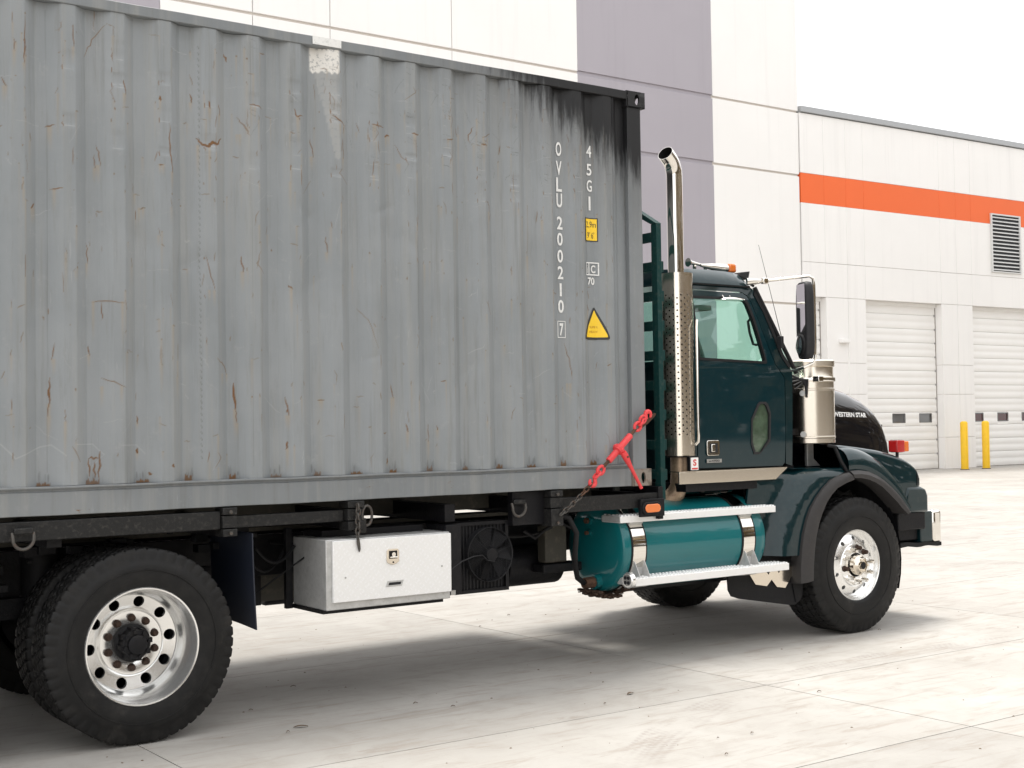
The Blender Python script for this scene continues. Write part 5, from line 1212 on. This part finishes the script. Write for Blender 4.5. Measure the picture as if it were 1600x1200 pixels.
# --- front fender
ARCX = [2.17, 2.28, 2.41, 2.54, 2.68, 2.80, 2.88, 2.945, 3.02, 3.10, 3.18, 3.24]
def zlow(x): return float(np.interp(x, [2.17, 2.21, 2.412, 2.54, 2.615, 2.72, 2.821, 2.90, 2.945, 2.98, 3.4], [1.325, 1.345, 1.335, 1.30, 1.256, 1.19, 1.112, 1.04, .985, .955, .95]))
def ztop(x): return float(np.interp(x, [2.17, 2.25, 2.46, 2.71, 2.92, 3.05, 3.16, 3.24], [1.556, 1.553, 1.528, 1.490, 1.440, 1.385, 1.32, 1.25]))
for side in (0, 1):
    mir = (lambda p: (p[0], 2.44-p[1], p[2])) if side else (lambda p: p)
    # flat nacelle side with rolled top edge, then the deck running in to the hood
    TL = [(2.185, 1.560), (2.25, 1.560), (2.46, 1.538), (2.71, 1.506), (2.90, 1.468), (3.02, 1.436), (3.12, 1.394), (3.21, 1.338), (3.262, 1.27), (3.285, 1.17)]
    def ztop(x): return float(np.interp(x, [p[0] for p in TL], [p[1] for p in TL]))
    rs = []
    for i in range(40):
        x = 2.185+(3.285-2.185)*i/39; zt = ztop(x); zl = float(np.interp(x, [2.185, 2.24, 2.6, 2.95, 3.25], [1.345, 1.34, 1.25, .985, 1.12])); zl = min(zl, zt-.05)
        yo = .10+.05*max(0, (x-3.20)/.085)**2
        ring = [(x, yo, zl), (x, yo, (zl+zt)/2-.02), (x, yo, zt-.05), (x, yo+.006, zt-.028), (x, yo+.020, zt-.011), (x, yo+.045, zt-.002), (x, yo+.09, zt), (x, .40, zt+.012), (x, .68, zt+.02)]
        rs.append([mir(p) for p in ring])
    fd = MB().rings(rs, False).build('front_fender', M['teal_dark'], tk, sharp=50)
    fro = [(2.185, 1.348), (2.30, 1.352), (2.412, 1.338), (2.52, 1.302), (2.615, 1.256), (2.72, 1.19), (2.821, 1.112), (2.89, 1.045), (2.955, .975)]
    fw_ = [.185, .185, .178, .170, .160, .148, .130, .112, .09]
    rs = []
    for i, (a, w__) in enumerate(zip(fro, fw_)):
        pa, pb_ = fro[max(i-1, 0)], fro[min(i+1, 8)]; tx, tz_ = pb_[0]-pa[0], pb_[1]-pa[1]; l_ = math.hypot(tx, tz_); nx_, nz_ = -tz_/l_, tx/l_
        rs.append([mir((a[0]+nx_*w__*q, y, a[1]+nz_*w__*q)) for q, y in ((-.05, .05), (-.03, .01), (.1, .0), (.3, .0), (.5, .007), (.7, .024), (.85, .048), (.95, .078), (1.0, .105))])
    # refine along the arch
    def crom(rs, n=5):
        out = []
        for i in range(len(rs)-1):
            for k in range(n):
                t = k/n; o = []
                for j in range(len(rs[0])):
                    p0, p1, p2, p3 = [Vector(rs[min(max(i+q, 0), len(rs)-1)][j]) for q in (-1, 0, 1, 2)]
                    o.append(tuple(.5*((2*p1)+(-p0+p2)*t+(2*p0-5*p1+4*p2-p3)*t*t+(-p0+3*p1-3*p2+p3)*t**3)))
                out.append(o)
        return out+[rs[-1]]
    MB().rings(crom(rs), False).build('wheel_arch', M['teal_dark'], fd, sharp=60)
    for k in range(3):
        MB().box(3.19+k*.022, 3.199+k*.022, *((.096+.007*k, .13) if not side else (2.31, 2.344-.007*k)), 1.185, 1.29-.02*k).build('corner_slat', M['rubber'], fd)
    ft = MB(); ft.prism([(3.10, 1.10), (3.28, 1.10), (3.275, 1.22), (3.25, 1.26), (3.10, 1.36)], 'y', *((.155, .66) if not side else (1.78, 2.285))); ft.build('fender_nose', M['teal_dark'], fd)
    ft = MB(); ft.prism([(2.99, .955), (3.335, .94), (3.335, 1.09), (3.31, 1.15), (3.24, 1.175), (3.05, 1.175)], 'y', *((.085, .70) if not side else (1.74, 2.355))); ft.build('fender_valance', M['teal_dark'], fd, bevel=.025)
    # rear skirt between cab and wheel
    def ym(u, v, d):
        rad = math.hypot(u-2.27, v-.58); t = min(max((rad-.86)/.13, 0), 1); y = .012+.13*t*t*(3-2*t)+max(0, 1.45-u)*.16
        y += .06*max(0, (v-1.30)/.08)**2
        return mir((u, y+d, v))
    outl = [(1.17, .70), (1.60, .69), (1.605, .857), (1.655, .985), (1.775, 1.15), (1.948, 1.283), (2.155, 1.338), (2.155, 1.372), (1.60, 1.385), (1.30, 1.375), (1.20, 1.30), (1.17, 1.10)]
    vs, fs = plate(outl, [], ym, .02, .045); sk = MB().add(vs, fs).build('fender_skirt', M['teal_dark'], tk, sharp=60)
    MB().add([mir(p) for p in [(1.3, .16, 1.378), (2.155, .09, 1.374), (2.155, .62, 1.385), (1.3, .62, 1.385)]], [(0, 1, 2, 3)]).build('skirt_deck', M['teal_dark'], sk)
    MB().add([mir(p) for p in [(1.66, .56, 1.38), (1.66, .56, 2.0), (2.05, .56, 1.62), (2.09, .56, 1.56), (2.19, .56, 1.38)]]+[mir(p) for p in [(1.66, .60, 1.38), (1.66, .60, 2.0), (2.05, .60, 1.62), (2.09, .60, 1.56), (2.19, .60, 1.38)]], [(0, 1, 2, 3, 4), (9, 8, 7, 6, 5), (1, 6, 7, 2), (2, 7, 8, 3), (3, 8, 9, 4)]).build('cowl_panel', M['teal_dark'], sk)
    MB().tube([mir(p) for p in [(2.04, .10, 1.56), (2.09, .07, 1.548), (2.14, .05, 1.43), (2.17, .03, 1.37), (2.19, .02, 1.33)]], .016, 8).build('split_seal', M['rubber'], sk)
    for x, z in ((1.42, .735), (1.53, .735)): MB().lathe([(0, -.006), (.008, -.004), (.012, 0)], mir((x, .035+.02*(1.5-x), z)), 'y', 12).build('rivet', M['galv'], sk)
    # rubber flares
    ro = [(2.170, 1.335), (2.06, 1.315), (1.948, 1.28), (1.85, 1.215), (1.773, 1.147), (1.70, 1.065), (1.653, .983), (1.604, .857), (1.578, .731), (1.562, .60), (1.560, .467)]
    ri = [(2.215, 1.275), (2.11, 1.25), (2.007, 1.215), (1.935, 1.165), (1.872, 1.105), (1.815, 1.02), (1.775, .945), (1.735, .83), (1.713, .722), (1.698, .60), (1.691, .482)]
    mb = MB(); rs = []
    for a, b in zip(ro, ri):
        m_ = ((a[0]*.35+b[0]*.65), (a[1]*.35+b[1]*.65))
        rs.append([mir(p) for p in ((a[0], .035, a[1]), (a[0]*.97+b[0]*.03, -.012, a[1]*.97+b[1]*.03), (m_[0]*.7+a[0]*.3, -.035, m_[1]*.7+a[1]*.3), (b[0], -.030, b[1]), (b[0]+.01, .12, b[1]), (a[0]+.02, .12, a[1]-.01))])
    mb.rings(rs); mb.build('fender_flare', M['flare'], tk, sharp=45)
    ro = [(2.185, 1.348), (2.30, 1.352), (2.412, 1.338), (2.52, 1.302), (2.615, 1.256), (2.72, 1.19), (2.821, 1.112), (2.89, 1.045), (2.955, .975)]
    ri = [(2.215, 1.288), (2.30, 1.285), (2.40, 1.268), (2.49, 1.238), (2.572, 1.20), (2.665, 1.135), (2.757, 1.067), (2.83, 1.005), (2.900, .955)]
    mb = MB(); rs = []
    for a, b in zip(ro, ri):
        rs.append([mir(p) for p in ((a[0], .03, a[1]), (a[0], -.012, a[1]-.003), (b[0]*.5+a[0]*.5, -.035, b[1]*.5+a[1]*.5), (b[0], -.028, b[1]), (b[0]-.01, .12, b[1]), (a[0]-.01, .12, a[1]-.02))])
    mb.rings(rs); mb.build('fender_flare', M['flare'], tk, sharp=45)
    # inner arch
    rs = []
    for q in [R(a) for a in range(-20, 201, 10)]:
        rx, rz = .69, .74
        rs.append([mir((2.27+rx*math.cos(q), y, .56+rz*math.sin(q))) for y in (.10, .64)])
    MB().rings(rs, False).build('arch_liner', M['black'], tk)
    MB().box(1.62, 3.1, *((.64, .66) if not side else (1.78, 1.80)), .95, 1.42).build('inner_wing', M['black'], tk)
mbx = MB()
for _ in range(50):
    x = random.uniform(2.45, 2.95); y = random.uniform(.42, .6); z = random.uniform(1.0, 1.2); s_ = random.uniform(.008, .03); mbx.box(x-s_, x+s_, y-s_, y+s_, z-s_, z+s_)
mbx.build('steering_linkage', M['black'], tk, bevel=.003, kind='stuff')
for k in range(4): MB().tube([(2.45, .4, 1.18-.03*k), (2.6, .35, 1.10+.02*k), (2.75, .4, 1.13-.03*k), (2.95, .5, 1.05)], .008, 6).build('brake_hose', M['rubber'], tk)
MB().box(2.88, 2.92, .35, .38, 1.02, 1.05).build('hose_clip', M['galv'], tk)
# lamp on the fender
flm = MB().box(2.965, 3.045, .115, .205, 1.478, 1.588).build('fender_lamp', M['plastic'], tk, bevel=.008, label='red and amber lamp on top of the front fender')
MB().box(2.945, 3.040, .101, .114, 1.481, 1.585).build('side_lens', M['red_lens'], flm, bevel=.004); MB().box(2.948, 2.964, .115, .203, 1.483, 1.583).build('rear_lens', M['red_lens'], flm, bevel=.004)
MB().box(3.046, 3.105, .105, .20, 1.485, 1.577).build('front_lens', M['amber'], flm, bevel=.006); MB().cyl((3.01, .16, 1.40), (3.01, .16, 1.479), .014).build('lamp_stem', M['plastic'], flm)
for k in range(3): MB().box(3.055, 3.095, .1025, .1045, 1.497+k*.028, 1.513+k*.028).build('lens_rib', M['amber'], flm)
# bumper
bpz0, bpz1 = .665, .955
bm_ = MB().prism([(3.44, .12), (3.555, .12), (3.60, .30), (3.60, 2.14), (3.555, 2.32), (3.44, 2.32)], 'z', bpz0, bpz1).build('bumper', M['chrome'], tk, bevel=.025, seg=3, label='chrome front bumper face seen edge-on')
MB().box(3.27, 3.438, .13, 2.31, .675, .95).build('bumper_mount', M['teal_dark'], bm_, bevel=.01); MB().box(2.90, 3.268, .16, 2.28, .70, .96).build('bumper_box', M['black'], bm_, bevel=.01)
MB().box(2.93, 3.30, .10, .40, .80, .952).build('bumper_box', M['black'], bm_, bevel=.01)
vs, fs = plate([(2.84, .655), (3.54, .640), (3.54, .672), (2.84, .695)], [], lambda u, v, d: (u, .115+d, v+.006*math.sin(u*23)), 2.2, .06); MB().add(vs, fs).build('air_dam', M['rubber'], bm_)

# --- air cleaner
AX, AY, AR = 2.065, .285, .190
ac = MB().lathe([(.0, 1.574), (AR-.02, 1.574), (AR, 1.582), (AR, 1.618), (AR+.004, 1.622), (AR+.004, 1.635), (AR, 1.639), (AR, 2.018), (AR+.004, 2.022), (AR+.004, 2.034), (AR, 2.038), (AR, 2.095)], (AX, AY, 0), 'z', 72).build('air_cleaner', M['canister'], tk, label='polished round air cleaner beside the hood')
MB().lathe([(AR, 2.125), (AR-.006, 2.14), (AR-.006, 2.215), (AR+.006, 2.22), (AR+.008, 2.262), (AR-.01, 2.275), (AR-.02, 2.262), (AR-.03, 2.20), (.0, 2.19)], (AX, AY, 0), 'z', 72).build('intake_cap', M['canister'], ac)
MB().lathe([(AR, 2.092), (AR+.012, 2.094), (AR+.014, 2.108), (AR+.012, 2.124), (AR, 2.126)], (AX, AY, 0), 'z', 72).build('clamp_band', M['chrome'], ac)
MB().box(AX-.16, AX-.10, AY-AR-.035, AY-AR+.03, 2.088, 2.135).build('band_latch', M['chrome'], ac, bevel=.005); MB().box(AX+.17, AX+.21, AY-.05, AY, 2.09, 2.135).build('band_latch', M['chrome'], ac, bevel=.005)
for z in (1.995, 1.655): MB().cyl((AX-.165, AY-.06, z), (AX-.195, AY-.075, z), .024, n=16).build('mount_bolt', M['galv'], ac)
MB().prism([(AX-.05, 1.385), (AX+.11, 1.385), (AX+.03, 1.45), (AX+.03, 1.573), (AX-.05, 1.573)], 'y', .30, .33).build('mount_leg', M['galv'], ac, bevel=.003)
MB().box(1.74, 1.92, .30, .40, 1.65, 1.70).build('mount_strut', M['black'], ac); MB().box(1.74, 1.92, .30, .40, 2.0, 2.04).build('mount_strut', M['black'], ac)
MB().box(1.74, 1.80, .62, .9, 1.40, 2.08).build('cowl_post', M['black'], tk, bevel=.01)
# clutter on the cowl: wiper arms and tubing
for k in range(5): MB().tube([(1.72+.02*k, .22, 2.15-.03*k), (1.80+.02*k, .16, 2.11), (1.88, .18, 2.08-.03*k)], .008, 6).build('cowl_tube', M['plastic'], tk)
rs = []
for x, h_ in ((1.70, .0), (1.74, .06), (1.80, .15), (1.86, .20), (1.93, .20), (1.98, .14), (2.0, .02)): rs.append([(x, .62+.12*math.cos(q), 2.12+h_*max(math.sin(q), 0)) for q in [PI*i/12 for i in range(13)]])
MB().rings(rs, False).build('cowl_vent', M['white_metal'], tk)

# --- mirror
MX, MY = 1.655, -.03
mi = empty('side_mirror', (MX, MY, 2.27)); mi.parent = tk; mi.location = Vector((MX, MY, 2.27))-wloc(tk); WL[mi.name] = Vector((MX, MY, 2.27)); mi['label'] = 'tall rear-view mirror on chrome arms with convex mirror below'
ma = R(-24)           # head turned a little outwards
def mm(u, w_, z):    # u across the glass (towards +y inwards), w_ depth forward
    return (MX+w_*math.cos(ma)+u*math.sin(ma)*-1, MY+u*math.cos(ma)+w_*math.sin(ma), z)
rs = []
for w_, e in ((-.035, -.004), (-.028, .004), (.0, .010), (.03, .006), (.045, -.02), (.05, -.05)):
    ring = []
    hw, hz = .098+e, .305+e
    for i in range(32):
        q = 2*PI*i/32; c_, s_ = math.cos(q), math.sin(q); p = 5
        den = (abs(c_)**p+abs(s_)**p)**(1/p); ring.append(mm(hw*c_/den, w_, 2.575+hz*s_/den))
    rs.append(ring)
MB().rings(rs).build('mirror_housing', M['plastic'], mi, sharp=50)
mb = MB(); mb.add([mm(u, -.0355, z) for u, z in ((-.078, 2.48), (.078, 2.48), (.078, 2.868), (-.078, 2.868))], [(0, 1, 2, 3)]); mb.build('mirror_glass', M['mirror'], mi)
rs = []
for r_, w_ in ((1.0, -.0362), (.93, -.05), (.7, -.058), (.4, -.062), (.02, -.064)): rs.append([mm(.08*r_*math.cos(q), w_, 2.375+.092*r_*math.sin(q)) for q in [2*PI*i/24 for i in range(24)]])
MB().rings(rs, True, False, True).build('convex_mirror', M['rubber'], mi); rs = [[mm(.062*r_*math.cos(q), w_, 2.38+.075*r_*math.sin(q)) for q in [2*PI*i/24 for i in range(24)]] for r_, w_ in ((1.0, -.060), (.6, -.065), (.02, -.067))]
MB().rings(rs, True, False, True).build('convex_glass', M['mirror'], mi)
ax_, ay_ = mm(.0, .075, 0)[:2]
MB().tube([(1.36, .25, 2.885), (1.43, .20, 2.905), (1.60, .10, 2.925), (ax_-.03, ay_+.01, 2.935), (ax_, ay_, 2.915), (ax_+.01, ay_, 2.86), (ax_+.01, ay_, 2.28), (ax_, ay_+.01, 2.235), (ax_-.05, ay_+.06, 2.20), (1.74, .16, 2.185), (1.72, .24, 2.18)], .0125, 12).build('mirror_arm', M['chrome'], mi)
MB().tube([mm(-.02, .055, 2.3), mm(-.02, .062, 2.6), mm(-.02, .055, 2.86)], .022, 10).build('mirror_back_rail', M['stainless'], mi)
MB().tube([(1.30, .262, 2.90), (1.40, .20, 2.905)], [.03, .016], 12).build('arm_clamp', M['chrome'], mi); MB().box(1.40, 1.46, .17, .21, 2.88, 2.93).build('arm_clamp', M['chrome'], mi, bevel=.008)
# far mirror, a plain copy on the other side
mc = empty('side_mirror', (MX, 2.47, 2.27)); mc.parent = tk; mc.location = Vector((MX, 2.47, 2.27))-wloc(tk); WL[mc.name] = Vector((MX, 2.47, 2.27))
MB().box(MX-.03, MX+.04, 2.40, 2.56, 2.27, 2.88).build('mirror_housing', M['plastic'], mc, bevel=.02); MB().tube([(1.36, 2.19, 2.885), (1.6, 2.35, 2.92), (MX+.05, 2.46, 2.92), (MX+.05, 2.46, 2.25), (1.72, 2.2, 2.18)], .0125, 8).build('mirror_arm', M['chrome'], mc)

# ------------------------------------------------------------------ load binder and chains
Yb = -.050
def lk(mb, c, d, ln=.052, w_=.034, r=.0055, flip=0):
    d = Vector(d).normalized(); side_ = d.cross(Vector((0, 1, 0))).normalized(); other = d.cross(side_)
    mb.torus(c, d, side_ if flip else other, ln/2, w_/2, r, 16, 6)
def P2(x, z, y=Yb): return Vector((x, y, z))
bi = empty('load_binder', (-.35, Yb, 1.3), 'red ratchet load binder tied diagonally across the container corner', 'load binder')
bl, bh = P2(-.447, 1.503), P2(-.238, 1.683); ax = (bh-bl).normalized()
MB().tube([bl, bl+ax*.006, bh-ax*.006, bh], [.021, .024, .024, .021], 18).build('barrel', M['red_paint'], bi)
mdl = P2(-.352, 1.585); MB().tube([mdl-ax*.022, mdl-ax*.018, mdl+ax*.018, mdl+ax*.022], [.033, .040, .040, .033], 20).build('ratchet_collar', M['red_paint'], bi, bevel=.002)
tth = MB()
for k in range(12):
    q = 2*PI*k/12; s1 = ax.cross(Vector((0, 1, 0))).normalized(); p = mdl+s1*.040*math.cos(q)+Vector((0, 1, 0))*.040*math.sin(q); tth.tube([p-ax*.008, p+ax*.008], .006, 6)
tth.build('ratchet_teeth', M['red_paint'], bi)
h0, h1 = P2(-.335, 1.565, Yb-.03), P2(-.168, 1.300, Yb-.03)
MB().tube([h0+(h1-h0)*t for t in (0, .08, .2, .35, .5, .9, 1)], [.022, .026, .023, .017, .013, .012, .013], 12).build('handle', M['red_paint'], bi)
hp = h0+(h1-h0)*.13; MB().cyl(hp+Vector((0, -.028, 0)), hp+Vector((0, .02, 0)), .008, n=8).build('pawl_pin', M['rust'], bi)
MB().cyl(bl, P2(-.498, 1.462), .0125, n=12).build('screw_rod', M['rust'], bi); MB().cyl(bh, P2(-.188, 1.728), .0125, n=12).build('screw_rod', M['rust'], bi)
e1 = MB(); dd = ax; s1 = ax.cross(Vector((0, 1, 0))).normalized()
e1.torus(P2(-.168, 1.745), ax, s1, .033, .027, .0115, 20, 10); e1.build('eye', M['red_paint'], bi)
e2 = MB(); e2.torus(P2(-.138, 1.778), (.6, .3, .7), (0, 1, 0), .035, .022, .0085, 18, 8); e2.build('shackle_link', M['red_paint'], bi)
e3 = MB(); e3.torus(P2(-.118, 1.795), ax, s1, .032, .024, .010, 18, 8); e3.build('shackle_link', M['red_paint'], bi)
def hook(c, d, nm='grab_hook'):
    d = Vector(d).normalized(); s = d.cross(Vector((0, 1, 0))).normalized(); c = Vector(c); pts = [c+d*.045, c+d*.02+s*.004]
    for k in range(9): q = -.5+k*.45; pts.append(c-d*.012+Vector((0, 0, 0))+.026*(math.cos(q)*s*-1)+.026*(-math.sin(q)*d))
    rad = [.012, .015]+[.0155, .017, .017, .016, .015, .014, .012, .010, .007]
    MB().tube(pts, rad, 12).build(nm, M['red_paint'], bi)
hook(P2(-.075, 1.820), -ax)
e4 = MB(); e4.torus(P2(-.520, 1.440), ax, s1, .034, .026, .0115, 20, 10); e4.torus(P2(-.556, 1.408), ax, (0, 1, 0), .034, .022, .009, 18, 8); e4.build('eye', M['red_paint'], bi)
hook(P2(-.588, 1.368), ax)
pl_ = MB(); n0 = P2(-.138, 1.735, Yb+.022); 
vs, fs = plate([(-.140, 1.735), (-.10, 1.735), (-.045, 1.765), (.015, 1.822), (.022, 1.838), (.008, 1.842), (-.05, 1.80), (-.13, 1.755)], [], lambda u, v, d: (u, Yb+.015+d-.012*math.sin(u*20), v), .006, .05)
tag(MB().add(vs, fs).build('anchor_plate', M['rust'], bi), None)
ch = empty('tie_down_chain', (-.86, -.03, 1.13), 'short rusty chain running from the bed bracket up to the red binder hook', 'chain')
p0, p1 = Vector((-.865, -.022, 1.142)), Vector((-.606, Yb, 1.352)); n = 9
for k in range(n):
    t = (k+.5)/n; c = p0.lerp(p1, t)+Vector((0, 0, -.012*math.sin(PI*t))); mb = MB(); lk(mb, c, p1-p0, .050, .030, .0052, k % 2); mb.build('link', M['rust'] if k > 5 else M['chain'], ch)
c2 = empty('slack_chain', (-2.46, -.02, 1.07), 'dark slack chain hanging from the bracket above the tool box', 'chain')
zc_ = 1.275
for k in range(7):
    mb = MB(); lk(mb, (-2.463+.004*math.sin(k*2), -.020, zc_-.030*k), (.05*math.sin(k), 0, -1), .044, .028, .0055, k % 2); mb.build('link', M['chain'], c2)
MB().tube([(-2.463, -.02, zc_-.20), (-2.46, -.02, zc_-.23), (-2.455, -.02, zc_-.262), (-2.452, -.015, zc_-.28)], [.009, .011, .009, .004], 8).build('chain_hook', M['chain'], c2)

# ------------------------------------------------------------------ litter on the yard
def leaf(x, y, ln, w_, a, lab):
    vs = []
    for i in range(7):
        t = i/6; ww = w_*math.sin(PI*min(max(t, .04), .97)); hz = .006*math.sin(PI*t)+.004
        for s_ in (-1, 0, 1): u = (t-.5)*ln; v = s_*ww/2; vs.append((x+u*math.cos(a)-v*math.sin(a), y+u*math.sin(a)+v*math.cos(a), hz+abs(s_)*.004))
    fs = [(i*3+j, i*3+j+1, i*3+j+4, i*3+j+3) for i in range(6) for j in range(2)]
    return tag(MB().add(vs, fs).build('dead_leaf', M['twig'], None, at=(x, y, .002)), lab, 'leaf', 'dead leaves blown across the yard')
for i, (x, y, ln) in enumerate([(-0.819, -0.676, 0.077), (-2.942, -0.161, 0.087), (-2.421, 0.982, 0.04), (0.159, -1.418, 0.034), (-2.974, 0.462, 0.028), (-3.061, -0.233, 0.026), (-1.15, -0.814, 0.023), (-2.063, -0.025, 0.038), (-1.931, -0.261, 0.028), (0.08, 2.372, 0.032), (0.681, 2.776, 0.041), (-1.474, -2.212, 0.023), (-1.02, -1.959, 0.029), (-1.254, -1.925, 0.016), (2.51, -0.009, 0.031)]):
    leaf(x, y, ln, ln*.35, random.uniform(-.5, .5), ['curled brown leaf on the bright concrete well right of the shadow', 'long dry leaf lying alone to the right of the rear wheel', 'small dark leaf just above the long dry leaf beside the rear wheel', 'dark scrap of leaf below the front wheel on open concrete', 'tiny leaf scrap close to the rear tyre, upper one', 'tiny leaf scrap below the long dry leaf', 'small leaf on pale concrete at the lower middle, near a joint', 'flat leaf scrap under the tool box side, left of its neighbour', 'flat leaf scrap right of its neighbour below the oil cooler', 'speck of leaf inside the truck shadow below the tool box', 'speck of leaf in the shadow below the oil cooler', 'leaf scrap nearest the bottom edge, right of centre', 'thin leaf scrap near the bottom on the cream concrete', 'leaf speck left of the thin scrap near the bottom', 'leaf speck in front of the front tyre'][i])
pb = MB()
for _ in range(220):
    x = random.uniform(-4.5, 4.5); y = random.uniform(-4.2, 4.5); s_ = random.choice([.003, .004, .005, .007, .01]); h_ = s_*.5
    a = random.uniform(0, 3); pts = [(x+s_*random.uniform(.6, 1.2)*math.cos(a+q), y+s_*random.uniform(.6, 1.2)*math.sin(a+q), 0) for q in (0, 1.3, 2.6, 4, 5.2)]
    pb.add(pts+[(x, y, h_)], [(i, (i+1) % 5, 5) for i in range(5)])
pb.build('grit', M['twig'], ground, kind='stuff')

# ------------------------------------------------------------------ tree belt added out of view to tint reflections and darken forward-facing ribs
tb_ = MB(); tk2 = MB()
for k in range(110):
    an = R(78)+R(125)*k/110; rr_ = random.uniform(36, 46); x = math.sin(an)*rr_; y = math.cos(an)*rr_; h_ = random.uniform(11, 16)
    tk2.tube([(x, y, 0), (x+.3, y, h_*.6)], [.25, .1], 6)
    for _ in range(60):
        q = random.uniform(0, 2*PI); t = random.random()**.5; zz = h_*random.uniform(.04, 1); r1 = 3.6*t*math.sin(PI*min(max(zz/h_, .1), .95))
        cx_, cy_ = x+r1*math.cos(q), y+r1*math.sin(q); s_ = random.uniform(.4, 1.1); n_ = Vector((random.gauss(0, 1), random.gauss(0, 1), random.gauss(0, 1))).normalized(); a_ = n_.orthogonal().normalized()*s_; b_ = n_.cross(a_)
        tb_.add([Vector((cx_, cy_, zz))+a_, Vector((cx_, cy_, zz))+b_, Vector((cx_, cy_, zz))-a_*.9, Vector((cx_, cy_, zz))-b_*.8], [(0, 1, 2, 3)])
tb_.build('added_tree_belt', M['foliage'], None, kind='stuff'); tk2.build('added_tree_trunks', M['bark'], None, kind='stuff')
for nm in ('added_tree_belt', 'added_tree_trunks'): tag(bpy.data.objects[nm], 'unseen belt of trees added behind the viewer to shape reflections and shade', 'trees')
